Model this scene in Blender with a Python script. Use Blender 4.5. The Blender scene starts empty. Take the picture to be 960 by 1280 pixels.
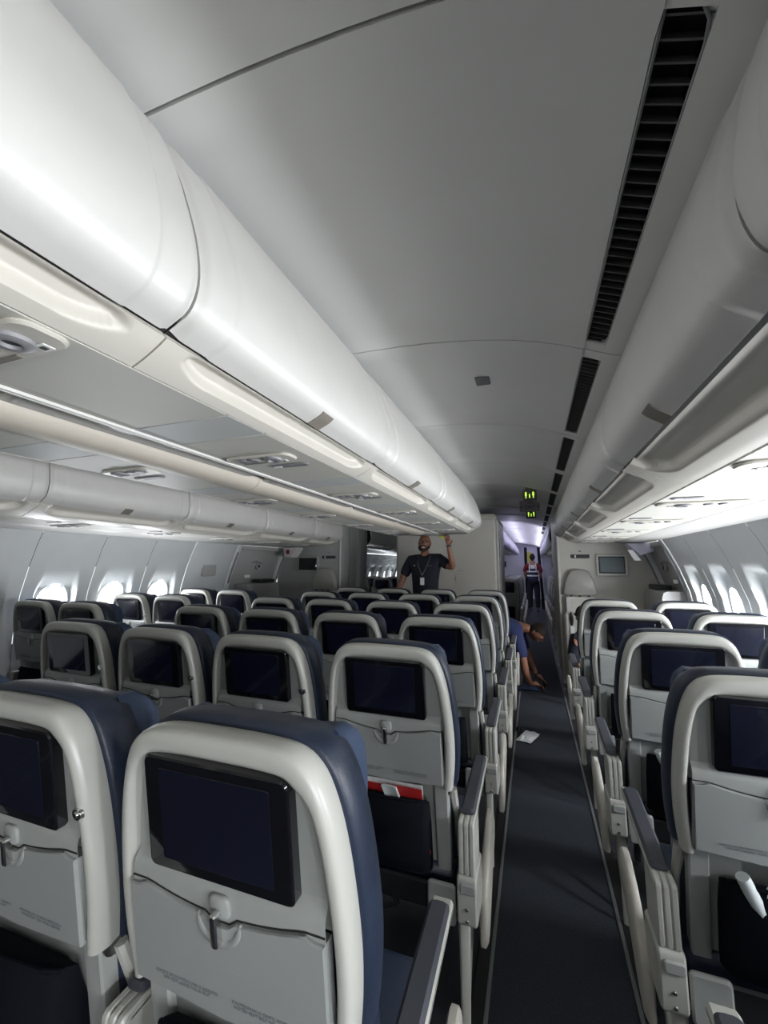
import bpy, math, random
from mathutils import Vector, Matrix, Euler
R = math.radians
random.seed(7)
D = bpy.data
S = bpy.context.scene
COL = S.collection

# ------------------------------------------------------------------ camera
cam = D.cameras.new('camera'); camo = D.objects.new('camera', cam); COL.objects.link(camo)
F, YAW, PIT, ROLL = 514.69, .34563, .12816, -.00284
cam.sensor_fit = 'HORIZONTAL'; cam.sensor_width = 36; cam.lens = F / 960 * 36
cam.clip_start = .02; cam.clip_end = 200
camo.location = (.46337, -.55539, 1.4423)
camo.rotation_euler = (Matrix.Rotation(YAW, 4, 'Z') @ Matrix.Rotation(math.pi/2 + PIT, 4, 'X') @ Matrix.Rotation(-ROLL, 4, 'Z')).to_euler()
S.camera = camo

# ------------------------------------------------------------------ world, exposure
W = D.worlds.new('world'); S.world = W; W.use_nodes = True
bg = W.node_tree.nodes['Background']
bg.inputs[0].default_value = (.92, .96, 1, 1); bg.inputs[1].default_value = 1.2
S.view_settings.view_transform = 'Standard'; S.view_settings.look = 'None'
S.view_settings.exposure = 0.2; S.view_settings.gamma = 1; S.view_settings.use_curve_mapping = False

WIN_R = 17.0      # watts per right-hand window
WIN_L = 9.0
def area(name, loc, direction, sx, sy, power, color=(1, 1, 1), shape='RECTANGLE', spread=180):
    l = D.lights.new(name, 'AREA'); l.shape = shape; l.size = sx; l.size_y = sy; l.energy = power; l.color = color
    l.spread = R(spread)
    o = D.objects.new(name, l); COL.objects.link(o); o.location = loc
    o.rotation_euler = Vector(direction).to_track_quat('-Z', 'Y').to_euler()
    return o

XC = -.738        # cabin centre line
SEAM0, MOD = -.01, 1.067
WINDOWS_R = [3.90 - .57*k for k in range(13)]
WINDOWS_L = [2.89 - .527*k for k in range(13)]
WINDOWS_FAR = [9.2 + .533*k for k in range(16)]
for side, ys, pw in ((1, WINDOWS_R, WIN_R), (-1, WINDOWS_L, WIN_L)):
    for y in ys:
        if y < (-3.0 if side > 0 else 1.5): continue        # shades down behind
        area('window_daylight', (XC + side*2.70, y, 1.10), (-side, -.10, .22), .25, .34, pw, (.93, .96, 1), 'ELLIPSE')
# lit cabin beyond the doors: its cove lamps and windows
for x in (.0, .64):
    lo = area('cove_lamp', (x, 13.4, 2.14), (0, 0, 1), .05, 9.0, 13, (.76, .74, 1)); lo.rotation_euler = (math.pi, R(20 if x < .3 else -20), 0)
for y in (9, 12, 15, 17.5):
    area('cabin_lamp', (.40, y, 2.28), (0, 0, -1), .5, 1.5, 5, (.80, .78, 1))
area('window_daylight_row', (XC - 2.62, 10.5, 1.10), (1, -.2, .2), .3, 5.0, 110, (.86, .93, 1))

# ------------------------------------------------------------------ materials
def mat(name, col, rough=.5, metal=0, emis=None, estr=0, bump=0, bscale=300, var=0, vscale=8, spec=.5, coat=0):
    m = D.materials.new(name); m.use_nodes = True
    nt = m.node_tree; b = nt.nodes['Principled BSDF']
    b.inputs['Base Color'].default_value = (*col, 1); b.inputs['Roughness'].default_value = rough
    b.inputs['Metallic'].default_value = metal; b.inputs['Specular IOR Level'].default_value = spec
    b.inputs['Coat Weight'].default_value = coat
    if emis: b.inputs['Emission Color'].default_value = (*emis, 1); b.inputs['Emission Strength'].default_value = estr
    tc = nt.nodes.new('ShaderNodeTexCoord')
    if var:
        n = nt.nodes.new('ShaderNodeTexNoise'); n.inputs['Scale'].default_value = vscale; n.inputs['Detail'].default_value = 5
        r = nt.nodes.new('ShaderNodeValToRGB')
        r.color_ramp.elements[0].position = .3; r.color_ramp.elements[1].position = .7
        r.color_ramp.elements[0].color = (*[c*(1-var) for c in col], 1); r.color_ramp.elements[1].color = (*[min(1, c*(1+var)) for c in col], 1)
        nt.links.new(tc.outputs['Object'], n.inputs['Vector']); nt.links.new(n.outputs['Fac'], r.inputs['Fac'])
        nt.links.new(r.outputs['Color'], b.inputs['Base Color'])
    if bump:
        n = nt.nodes.new('ShaderNodeTexNoise'); n.inputs['Scale'].default_value = bscale; n.inputs['Detail'].default_value = 2
        bp = nt.nodes.new('ShaderNodeBump'); bp.inputs['Strength'].default_value = bump; bp.inputs['Distance'].default_value = .002
        nt.links.new(tc.outputs['Object'], n.inputs['Vector']); nt.links.new(n.outputs['Fac'], bp.inputs['Height'])
        nt.links.new(bp.outputs['Normal'], b.inputs['Normal'])
    return m
M = dict(
 bin=mat('white_bin_plastic', (.55, .54, .515), .38, bump=.08, bscale=500, var=.02),
 fascia=mat('cream_plastic', (.56, .535, .48), .4, var=.02),
 scoop=mat('cream_recess_plastic', (.50, .455, .39), .45),
 psu=mat('service_panel_plastic', (.52, .51, .46), .5, bump=.05, var=.02),
 psu2=mat('cool_service_panel', (.47, .48, .465), .5, bump=.05),
 ceil=mat('ceiling_plastic', (.74, .74, .72), .5, bump=.08, bscale=400, var=.03, vscale=2),
 dark=mat('dark_gap', (.012, .012, .012), .8),
 slat=mat('vent_slat', (.10, .10, .10), .5),
 side=mat('sidewall_plastic', (.58, .60, .60), .45, bump=.05, var=.02),
 reveal=mat('window_surround_plastic', (.66, .69, .70), .35),
 shell=mat('seat_shell_plastic', (.36, .375, .36), .36, bump=.10, bscale=700, var=.03, vscale=20),
 rim=mat('seat_rim_plastic', (.50, .50, .46), .32, bump=.06, bscale=700),
 tray=mat('tray_plastic', (.33, .345, .335), .45, bump=.10, bscale=900, var=.02),
 navy=mat('navy_leather', (.017, .026, .050), .42, bump=.25, bscale=260, var=.2),
 navy2=mat('blue_headrest_fabric', (.030, .050, .10), .65, bump=.3, bscale=500, var=.2),
 pad=mat('armrest_pad', (.055, .06, .075), .5, bump=.1),
 bezel=mat('black_glass', (.006, .006, .008), .12, coat=.3),
 screen=mat('idle_screen', (.006, .007, .014), .2, emis=(.06, .08, .7), estr=.0022, coat=.3),
 chrome=mat('chrome', (.72, .72, .70), .18, 1),
 steel=mat('brushed_metal', (.35, .35, .34), .35, 1),
 pocket=mat('pocket_fabric', (.007, .008, .012), .9, spec=.08, bump=.4, bscale=400),
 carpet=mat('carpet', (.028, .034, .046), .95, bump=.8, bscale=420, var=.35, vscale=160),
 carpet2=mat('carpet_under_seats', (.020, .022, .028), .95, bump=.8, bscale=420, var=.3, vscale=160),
 strip=mat('floor_strip', (.16, .17, .18), .4),
 track=mat('black_rubber', (.010, .010, .011), .6),
 wall=mat('bulkhead_laminate', (.52, .50, .45), .5, var=.02, vscale=3),
 wallg=mat('grey_bulkhead', (.34, .34, .33), .5, var=.02),
 lamp=mat('lamp_diffuser', (.55, .56, .56), .25, .3),
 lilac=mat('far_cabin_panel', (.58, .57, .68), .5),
 glow=mat('cove_light', (.9, .9, 1), .5, emis=(.72, .74, 1), estr=3.0),
 paper=mat('white_paper', (.80, .82, .82), .7, var=.08, vscale=60),
 plastic_film=mat('clear_wrapper', (.70, .76, .76), .12, spec=.8),
 red=mat('red_print', (.42, .02, .02), .4), ink=mat('dark_ink', (.20, .21, .22), .6),
 black=mat('black_plastic', (.015, .015, .017), .4), white=mat('white_plastic', (.75, .75, .73), .4),
 grey2=mat('recess_shade_grey', (.30, .30, .29), .5),
 grey=mat('mid_grey_plastic', (.22, .22, .23), .45), tab=mat('taupe_latch', (.20, .18, .155), .4),
 signg=mat('sign_plate', (.16, .16, .15), .5),
 green=mat('lit_pictogram', (.3, .5, .05), .5, emis=(.62, 1, .10), estr=1.1),
 purple=mat('exit_plate', (.34, .31, .35), .5), exitink=mat('exit_letters', (.01, .006, .02), .5),
 skin=mat('skin_brown', (.27, .125, .075), .5), skin2=mat('skin_tan', (.33, .15, .09), .5),
 shirt=mat('navy_shirt', (.008, .010, .020), .85, bump=.3, bscale=60), shirt2=mat('blue_shirt', (.030, .042, .125), .85, bump=.3, bscale=60),
 hair=mat('dark_hair', (.022, .013, .009), .8), vest=mat('vest_navy', (.02, .025, .07), .8), refl=mat('reflective_tape', (.75, .72, .74), .4),
 redc=mat('red_cloth', (.16, .012, .02), .8), jump=mat('jumpseat_leather', (.36, .35, .32), .4, bump=.2),
 yel=mat('yellow_cloth', (.5, .5, .12), .8), glass=mat('spectacle_frame', (.01, .01, .01), .2),
)

# ------------------------------------------------------------------ mesh helpers
class MB:
    def __init__(s): s.v = []; s.f = []
    def add(s, vs, fs):
        n = len(s.v); s.v += [tuple(v) for v in vs]; s.f += [tuple(i+n for i in f) for f in fs]; return s
    def box(s, x0, x1, y0, y1, z0, z1):
        return s.add([(x0,y0,z0),(x1,y0,z0),(x1,y1,z0),(x0,y1,z0),(x0,y0,z1),(x1,y0,z1),(x1,y1,z1),(x0,y1,z1)],
                     [(0,3,2,1),(4,5,6,7),(0,1,5,4),(1,2,6,5),(2,3,7,6),(3,0,4,7)])
    def loft(s, rings, closed=True, cap0=True, cap1=True):
        n = len(rings[0]); base = len(s.v)
        for r in rings: s.v += [tuple(p) for p in r]
        m = n if closed else n-1
        for k in range(len(rings)-1):
            for i in range(m):
                a = base+k*n+i; b = base+k*n+(i+1) % n
                s.f.append((a, b, b+n, a+n))
        if cap0: s.f.append(tuple(base+i for i in reversed(range(n))))
        if cap1: s.f.append(tuple(base+(len(rings)-1)*n+i for i in range(n)))
        return s
    def rbox(s, x0, x1, y0, y1, z0, z1, r=.01, axis='y', seg=4, bev=None):
        """rounded prism: corners of radius r in the plane across axis, soft edge bev along axis"""
        b = min(r*.5, .006) if bev is None else bev
        def ring(a0, a1, c0, c1, rr):
            out = []
            for cx, cy, st in ((a1-rr, c1-rr, 0), (a0+rr, c1-rr, 90), (a0+rr, c0+rr, 180), (a1-rr, c0+rr, 270)):
                for k in range(seg+1):
                    t = R(st+90*k/seg); out.append((cx+rr*math.cos(t), cy+rr*math.sin(t)))
            return out
        if axis == 'y': A = (x0, x1, z0, z1); T = (y0, y1); mk = lambda p, t: (p[0], t, p[1])
        elif axis == 'z': A = (x0, x1, y0, y1); T = (z0, z1); mk = lambda p, t: (p[0], p[1], t)
        else: A = (y0, y1, z0, z1); T = (x0, x1); mk = lambda p, t: (t, p[0], p[1])
        rings = []
        for t, ins in ((T[0], b), (T[0]+b, 0), (T[1]-b, 0), (T[1], b)):
            rings.append([mk(p, t) for p in ring(A[0]+ins, A[1]-ins, A[2]+ins, A[3]-ins, max(.0005, r-ins*.5))])
        return s.loft(rings)
    def tube(s, pts, rad, n=8, flat=None):
        pts = [Vector(p) for p in pts]; rings = []
        rads = rad if isinstance(rad, (list, tuple)) else [rad]*len(pts)
        up0 = Vector((0, 0, 1))
        for i, p in enumerate(pts):
            d = (pts[min(i+1, len(pts)-1)] - pts[max(i-1, 0)]).normalized()
            u = d.cross(up0)
            if u.length < .05: u = d.cross(Vector((0, 1, 0)))
            u.normalize(); w = u.cross(d).normalized()
            rings.append([p + (u*math.cos(2*math.pi*k/n) + w*math.sin(2*math.pi*k/n)*(flat or 1))*rads[i] for k in range(n)])
        return s.loft(rings)
    def disc(s, c, r, n=16, axis='z', h=.004, r2=None):
        c = Vector(c); r2 = r if r2 is None else r2
        ax = {'x': Vector((1,0,0)), 'y': Vector((0,1,0)), 'z': Vector((0,0,1))}[axis]
        u = Vector((0,1,0)) if axis == 'x' else Vector((1,0,0)); w = ax.cross(u)
        rings = [[c + (u*math.cos(2*math.pi*k/n) + w*math.sin(2*math.pi*k/n))*rr + ax*t for k in range(n)] for rr, t in ((r, 0), (r2, h))]
        return s.loft(rings)
    def ell(s, c, rx, ry, rz, n=16, m=10, fn=None):
        vs = []
        for j in range(m+1):
            t = math.pi*j/m
            for k in range(n):
                a = 2*math.pi*k/n
                p = [math.sin(t)*math.cos(a), math.sin(t)*math.sin(a), math.cos(t)]
                if fn: p = fn(p)
                vs.append((c[0]+rx*p[0], c[1]+ry*p[1], c[2]+rz*p[2]))
        fs = [(j*n+k, (j+1)*n+k, (j+1)*n+(k+1) % n, j*n+(k+1) % n) for j in range(m) for k in range(n)]
        return s.add(vs, fs)
    def xf(s, fn): s.v = [tuple(fn(Vector(v))) for v in s.v]; return s
    def build(s, name, m, parent=None, angle=38, **props):
        me = D.meshes.new(name); me.from_pydata(s.v, [], s.f); me.validate(); me.update()
        import bmesh
        bm = bmesh.new(); bm.from_mesh(me); bmesh.ops.recalc_face_normals(bm, faces=bm.faces); bm.to_mesh(me); bm.free()
        me.materials.append(m)
        me.polygons.foreach_set('use_smooth', [True]*len(me.polygons))
        try: me.set_sharp_from_angle(angle=R(angle))
        except Exception: pass
        o = D.objects.new(name, me); COL.objects.link(o)
        if parent: o.parent = parent
        for k, v in props.items(): o[k] = v
        return o
def thing(name, label, cat, loc=(0, 0, 0), rz=0, group=None):
    o = D.objects.new(name, None); COL.objects.link(o); o.location = loc; o.rotation_euler = (0, 0, rz)
    o.empty_display_size = .05
    o['label'] = label; o['category'] = cat
    if group: o['group'] = group
    return o
def tag(o, label, cat, group=None):
    o['label'] = label; o['category'] = cat
    if group: o['group'] = group
    return o
def struct(o): o['kind'] = 'structure'; return o
def copy_tree(o, parent=None):
    c = o.copy(); COL.objects.link(c); c.parent = parent
    for ch in CH.get(o.name, []): 
        if ch.name: copy_tree(ch, c)
    return c
CH = {}
def index_children():
    CH.clear()
    for o in D.objects:
        if o.parent: CH.setdefault(o.parent.name, []).append(o)
def text_mesh(body, size, align='CENTER', depth=.0004):
    cu = D.curves.new('lettering', 'FONT'); cu.body = body; cu.size = size; cu.align_x = align; cu.align_y = 'CENTER'
    cu.extrude = depth; cu.resolution_u = 2
    o = D.objects.new('lettering_source', cu); COL.objects.link(o)
    dg = bpy.context.evaluated_depsgraph_get()
    me = D.meshes.new_from_object(o.evaluated_get(dg)); D.objects.remove(o); D.curves.remove(cu)
    return me
def lettering(body, size, m, loc, rot, parent, name='lettering', align='CENTER'):
    me = text_mesh(body, size, align); me.materials.clear(); me.materials.append(m)
    o = D.objects.new(name, me); COL.objects.link(o); o.location = loc; o.rotation_euler = rot; o.parent = parent
    return o
def sweep(profile, y0, y1, ny=2, mod=None):
    """sheet through profile points (x,z) along y"""
    mb = MB(); rings = []
    for j in range(ny):
        y = y0 + (y1-y0)*j/(ny-1)
        rings.append([(p[0], y, p[1]) if mod is None else mod(i, j/(ny-1), y, p) for i, p in enumerate(profile)])
    mb.loft(rings, closed=False, cap0=False, cap1=False)
    return mb
def slab(profile, th, y0, y1, ny=2, mod=None, inv=False):
    """solid: profile offset by th along its normals, swept over y"""
    n = len(profile); off = []
    for i in range(n):
        a = Vector(profile[max(i-1, 0)]); b = Vector(profile[min(i+1, n-1)]); d = (b-a).normalized()
        nn = Vector((-d.y, d.x))*(-1 if inv else 1)
        off.append((profile[i][0]+nn.x*th, profile[i][1]+nn.y*th))
    mb = MB(); rings = []
    for j in range(ny):
        y = y0 + (y1-y0)*j/(ny-1); t = j/(ny-1)
        fr = [(p[0], y, p[1]) if mod is None else mod(i, t, y, p) for i, p in enumerate(profile)]
        rings.append(fr + [(p[0], y, p[1]) for p in reversed(off)])
    return mb.loft(rings)
def smooth_profile(pts, n=24):
    """Catmull-Rom resample"""
    P = [Vector(p) for p in pts]; P = [P[0]*2-P[1]] + P + [P[-1]*2-P[-2]]
    segs = len(P)-3; out = []
    for k in range(n+1):
        t = k/n*segs; i = min(int(t), segs-1); u = t-i
        a, b, c, d = P[i:i+4]
        v = .5*((2*b)+(c-a)*u+(2*a-5*b+4*c-d)*u*u+(3*b-a-3*c+d)*u**3)
        out.append(tuple(v))
    return out
def ss(t): t = max(0, min(1, t)); return t*t*(3-2*t)
mir = lambda pts: [(2*XC-p[0], p[1]) for p in pts]

# ------------------------------------------------------------------ floor
def flat(name, x0, x1, y0, y1, z, m, parent=None, th=.02):
    return MB().box(x0, x1, y0, y1, z-th, z).build(name, m, parent)
Y0, Y1 = -3.4, 18.6
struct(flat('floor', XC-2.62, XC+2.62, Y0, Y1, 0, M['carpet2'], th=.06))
AX0, AX1 = .262, .732
fl = D.objects['floor']
def aisle(x0, x1, nm):
    flat('aisle_carpet', x0+.012, x1-.012, Y0, Y1, .006, M['carpet'], fl, .006)
    for xx in (x0, x1):
        flat('track_cover', xx-.05, xx+.012, Y0, Y1, .008, M['track'], fl, .008) if xx == x0 else flat('track_cover', xx-.012, xx+.05, Y0, Y1, .008, M['track'], fl, .008)
        c = xx+.0 if xx == x0 else xx
        MB().rbox(c-.007, c+.007, Y0, 4.6, .004, .0125, .003, 'y').build('floor_light_strip', M['strip'], fl)
aisle(AX0, AX1, 'r'); aisle(2*XC-AX1, 2*XC-AX0, 'l')

# ------------------------------------------------------------------ ceiling
CE = [(XC+2.34, 2.02), (XC+2.0, 2.12), (XC+1.60, 2.20), (XC+1.475, 2.225), (.674, 2.256), (.54, 2.308), (.33, 2.360), (.03, 2.396), (-.30, 2.408), (XC, 2.412)]
CE = CE[:4] + smooth_profile(CE[4:], 14)
full = CE + mir(CE[:-1])[::-1]
ceiling = struct(slab([(p[0], p[1]+.05) for p in full], .02, Y0, Y1, inv=True).build('ceiling', M['dark']))
ctr = [p for p in CE[4:]]
ctrf = ctr + mir(ctr[:-1])[::-1]
def ceil_mod(i, t, y, p):
    e = min(t, 1-t)
    d = -.014 if e < .09 else 0
    return (p[0], y, p[1]+d)
ymods = [SEAM0 + MOD*k for k in range(-4, 18) if SEAM0+MOD*k < Y1-.1]
for y in ymods:
    yy1 = min(y+MOD, Y1)
    slab(ctrf, .012, y+.004, yy1-.004, 21, ceil_mod, inv=True).build('ceiling_panel', M['ceil'], ceiling)
# outboard ceiling strips around the vents
def vent_strip(y, side, n_slats, joined):
    pr = smooth_profile([(.678, 2.254), (.705, 2.243), (.742, 2.226)], 4)
    outer = [(.742, 2.226), (.775, 2.212), (.80, 2.205), (XC+1.62, 2.20)]
    inner = [(.6745, 2.256), (.680, 2.2535)]
    f = (lambda q: q) if side > 0 else mir
    ya, yb = y+.004, y+MOD-.004
    va, vb = y+.062, y+MOD-.055
    slab(f(outer), .01, ya, yb, inv=side > 0).build('ceiling_trim', M['ceil'], ceiling)
    slab(f([(.6745, 2.256), (.70, 2.245), (.742, 2.226)]), .01, ya, va, inv=side > 0).build('ceiling_trim', M['ceil'], ceiling)
    slab(f([(.6745, 2.256), (.70, 2.245), (.742, 2.226)]), .01, vb, yb, inv=side > 0).build('ceiling_trim', M['ceil'], ceiling)
    g = thing('air_vent', 'x', 'air vent', (0, 0, 0), 0, 'long slatted air vents in the right edge of the aisle ceiling')
    # frame
    fx = f([(.678, 2.2525), (.740, 2.2255)])
    rim = MB()
    n = 5; cx = [fx[0], fx[1]]
    def P(u, yy, up=0): return (cx[0][0]+(cx[1][0]-cx[0][0])*u, yy, cx[0][1]+(cx[1][1]-cx[0][1])*u+up)
    loop = [P(0, va)] + [P(.0, vb)] + [P(.75, vb), P(.93, vb-.012), P(1, vb-.03)] + [P(1, va+.05), P(.93, va+.02), P(.70, va)]
    rim.tube(loop + [loop[0]], .0032, 6)
    rim.build('frame', M['grey'], g)
    for c_ in ([P(1.02, va-.002, .002), P(.70, va-.002, .002), P(.70, va, .002), P(.93, va+.02, .002), P(1.0, va+.05, .002), P(1.02, va+.05, .002)],
               [P(1.02, vb+.002, .002), P(.75, vb+.002, .002), P(.75, vb, .002), P(.93, vb-.012, .002), P(1.0, vb-.03, .002), P(1.02, vb-.03, .002)]):
        MB().loft([c_, [(a_, b_, z_+.004) for a_, b_, z_ in c_]]).build('corner_plate', M['ceil'], g)
    bk = MB().add([P(0, va, .03), P(1, va, .03), P(1, vb, .03), P(0, vb, .03), P(0, va, .034), P(1, va, .034), P(1, vb, .034), P(0, vb, .034)],
                  [(0, 1, 2, 3), (4, 5, 6, 7), (0, 1, 5, 4), (2, 3, 7, 6), (1, 2, 6, 5), (0, 3, 7, 4)])
    bk.build('duct', M['dark'], g)
    def sl(mb, yy):
        a0, a1 = P(.0, yy, .001), P(1, yy, .001); dx, dz = .009, .024
        mb.add([a0, a1, (a1[0], yy+dx, a1[2]+dz), (a0[0], yy+dx, a0[2]+dz), (a0[0], yy+.0035, a0[2]), (a1[0], yy+.0035, a1[2]), (a1[0], yy+dx+.0035, a1[2]+dz), (a0[0], yy+dx+.0035, a0[2]+dz)],
               [(0, 1, 2, 3), (4, 5, 6, 7), (0, 1, 5, 4), (3, 2, 6, 7), (0, 3, 7, 4), (1, 2, 6, 5)])
    st = (vb-va)/n_slats
    if joined:
        mb = MB()
        for k in range(n_slats): sl(mb, va+st*(k+.4))
        o = mb.build('slats', M['slat'], g); o['kind'] = 'stuff'
    else:
        base = None
        for k in range(n_slats):
            if base is None:
                mb = MB(); sl(mb, va+st*.4); base = mb.build('slat', M['slat'], g)
            else:
                c = base.copy(); COL.objects.link(c); c.location = (0, st*k, 0)
    return g
ORD = ['nearest', 'second', 'third', 'fourth', 'fifth', 'sixth', 'seventh', 'eighth', 'ninth', 'tenth', 'eleventh', 'twelfth']
for k in range(0, 10):
    g = vent_strip(SEAM0+MOD*k, 1, 30, k > 2)
    g['label'] = ('nearest black slatted air vent in the ceiling above the right aisle' if k == 0 else
                  f'{ORD[k]} slatted air vent along the right edge of the aisle ceiling, counted from the nearest')
for k in (-3, -2, -1):
    slab([(.6745, 2.256), (.742, 2.226), (.80, 2.205), (XC+1.62, 2.20)], .01, SEAM0+MOD*k+.004, SEAM0+MOD*(k+1)-.004, inv=True).build('ceiling_trim', M['ceil'], ceiling)
for k in range(10, 17):
    slab([(.6745, 2.256), (.742, 2.226), (.80, 2.205), (XC+1.62, 2.20)], .01, SEAM0+MOD*k+.004, min(Y1, SEAM0+MOD*(k+1))-.004, inv=True).build('ceiling_trim', M['ceil'], ceiling)
for k in range(-3, 17):
    slab(mir([(.6745, 2.256), (.742, 2.226), (.80, 2.205), (XC+1.62, 2.20)]), .01, SEAM0+MOD*k+.004, min(Y1, SEAM0+MOD*(k+1))-.004).build('ceiling_trim', M['ceil'], ceiling)
tag(MB().rbox(.225, .295, 1.43, 1.52, 2.362, 2.372, .004, 'z').build('ceiling_sensor', M['grey']), 'small square grey plate on the second ceiling panel', 'sensor plate')

# ------------------------------------------------------------------ sidewalls
WP = [(XC+2.40, 1.70), (XC+2.455, 1.60), (XC+2.53, 1.42), (XC+2.60, 1.20), (XC+2.63, 1.0), (XC+2.63, .75), (XC+2.60, .45), (XC+2.54, .10), (XC+2.50, 0)]
def wall_x(z):
    for a, b in zip(WP, WP[1:]):
        if b[1] <= z <= a[1]: return a[0]+(b[0]-a[0])*(a[1]-z)/(a[1]-b[1])
    return WP[-1][0]
ZN = [1.70, 1.63, 1.56, 1.49, 1.42, 1.36, 1.30, 1.24, 1.18, 1.12, 1.06, 1.0, .94, .88, .80, .70, .55, .35, .15, 0]
def build_wall(side, ys, ya, yb, spacing):
    nm = 'wall_right' if side > 0 else 'wall_left'
    sx = lambda x: x if side > 0 else 2*XC-x
    root = struct(MB().loft([[(sx(p[0]+.14), y, p[1]) for p in WP] + [(sx(p[0]+.17), y, p[1]) for p in reversed(WP)] for y in (ya, yb)]).build(nm, M['dark']))
    root_hide = None
    ylo = sorted(ys)
    # the outer skin must not block the windows: it is cut into bands above and below them
    me = root.data; D.meshes.remove(me) if False else None
    bm_ = MB()
    for z0, z1 in ((1.70, 1.40), (.80, 0)):
        zz = [z for z in ZN if z1 <= z <= z0]
        bm_.loft([[(sx(wall_x(z)+.14), y, z) for z in zz] + [(sx(wall_x(z)+.17), y, z) for z in reversed(zz)] for y in (ya, yb)])
    m2 = D.meshes.new(nm); m2.from_pydata(bm_.v, [], bm_.f); m2.materials.append(M['dark']); root.data = m2
    n = len(ylo)
    edges = [ylo[0]-spacing/2] + [(a+b)/2 for a, b in zip(ylo, ylo[1:])] + [ylo[-1]+spacing/2]
    for k, yc in enumerate(ylo):
        e0, e1 = edges[k]+.002, edges[k+1]-.002
        # grid with recessed bay: ny columns, hole for the window
        w = .175; NY = 28
        yl = [e0 + (e1-e0)*j/NY for j in range(NY+1)]
        def P(y, z):
            x = wall_x(z)
            u = abs(y-yc); half = w - .03*max(0, (z-1.1))/.3
            top = 1.43
            ax = ss((half-u)/.035) * ss((top-z)/(.05 if side > 0 else .26)) * ss((z-.72)/.06)
            return (sx(x + .055*ax), y, z)
        def hole(y, z): return ((y-yc)/.118)**2 + (abs(z-1.10)/.168)**2 < 1
        NZ = 44; zl = [1.70*(1-j/NZ) for j in range(NZ+1)]
        vs = [P(y, z) for z in zl for y in yl]
        fs = []; W_ = NY+1
        for j in range(NZ):
            for i in range(NY):
                if hole((yl[i]+yl[i+1])/2, (zl[j]+zl[j+1])/2): continue
                a = j*W_+i; fs.append((a, a+1, a+1+W_, a+W_))
        MB().add(vs, fs).build('sidewall_panel', M['side'], root)
        # window: surround ring and pane
        xw = wall_x(1.10)+.055
        ring = MB(); rr = []
        for q, (a, b, dx) in enumerate(((.150, .205, -.002), (.128, .180, -.012), (.112, .160, .004), (.108, .155, .05))):
            rr.append([(sx(wall_x(1.10+b*math.sin(t))+.055+dx-.004), yc+a*math.cos(t), 1.10+b*math.sin(t)) for t in [2*math.pi*i/28 for i in range(28)]])
        ring.loft(rr, cap0=False, cap1=False)
        ring.build('window_surround', M['reveal'], root)
        if (side > 0 and yc < -3.0) or (side < 0 and yc < 1.5):
            MB().loft([[(sx(wall_x(1.10+.16*math.sin(t))+.055+o), yc+.112*math.cos(t), 1.10+.16*math.sin(t)) for t in [2*math.pi*i/24 for i in range(24)]] for o in (.02, .026)]).build('window_shade', M['side'], root)
build_wall(1, WINDOWS_R, -3.62, 4.22, .57)
build_wall(-1, WINDOWS_L, -3.70, 3.16, .527)

# ------------------------------------------------------------------ overhead bins
# outboard bin cross-section (right side)
OUT_DOOR = smooth_profile([(.79, 1.800), (.742, 1.838), (.722, 1.905), (.728, 1.98), (.748, 2.07), (.782, 2.15), (.83, 2.20)], 26)
OUT_FASC = smooth_profile([(.796, 1.796), (.845, 1.772), (.90, 1.748), (.95, 1.731), (.982, 1.724)], 34)
CEN_DOOR = smooth_profile([(-.16, 1.869), (-.108, 1.898), (-.086, 1.956), (-.096, 2.04), (-.128, 2.14), (-.162, 2.222), (-.205, 2.30), (-.25, 2.35)], 28)
CEN_FASC = smooth_profile([(-.168, 1.864), (-.195, 1.846), (-.225, 1.830), (-.249, 1.8195)], 34)
def door_mod(y0, y1, prof):
    n = len(prof)
    def f(i, t, y, p):
        e = min(y-y0, y1-y)
        a = Vector(prof[max(i-1, 0)]); b = Vector(prof[min(i+1, n-1)]); d = (b-a).normalized(); nn = Vector((-d.y, d.x))
        if f.flip: nn = -nn
        u = i/(n-1)
        # raised centre field with rounded corners, pillowed ends
        off = .0045*ss((e-.085)/.014) - .012*(1-ss(e/.022))
        return (p[0]+nn.x*off, y, p[1]+nn.y*off)
    f.flip = False
    return f
def fasc_mod(y0, y1, prof, depth, cut):
    n = len(prof)
    def f(i, t, y, p):
        a = Vector(prof[max(i-1, 0)]); b = Vector(prof[min(i+1, n-1)]); d = (b-a).normalized(); nn = Vector((-d.y, d.x))
        if f.flip: nn = -nn
        u = i/(n-1); e = min(y-y0, y1-y)-.06
        w = 0
        kind_out = depth > .031
        if e > 0 and u < cut:
            q = u/cut; lim = 1 - max(0, 1-e/.10)**2*.55
            w = ss((lim-q)/.22) * ss(e/.03) * ((.5 if kind_out else .22)+(.5 if kind_out else .78)*ss(q/.45))
        off = -depth*w
        return (p[0]+nn.x*off, y, p[1]+nn.y*off)
    f.flip = False
    return f
NYD = [0, .004, .010, .018, .028, .05, .075, .085, .088, .092, .096, .10, .12]
def ygrid(y0, y1):
    g = [y0+e for e in NYD] + [y0+.12+(y1-y0-.24)*k/10 for k in range(1, 10)] + [y1-e for e in reversed(NYD)]
    return g
def slab_y(profile, th, ys, mod, inv):
    n = len(profile); off = []
    for i in range(n):
        a = Vector(profile[max(i-1, 0)]); b = Vector(profile[min(i+1, n-1)]); d = (b-a).normalized()
        nn = Vector((-d.y, d.x))*(-1 if inv else 1); off.append((profile[i][0]+nn.x*th, profile[i][1]+nn.y*th))
    rings = []
    for y in ys:
        rings.append([mod(i, 0, y, p) for i, p in enumerate(profile)] + [(p[0], y, p[1]) for p in reversed(off)])
    return MB().loft(rings)
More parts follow.
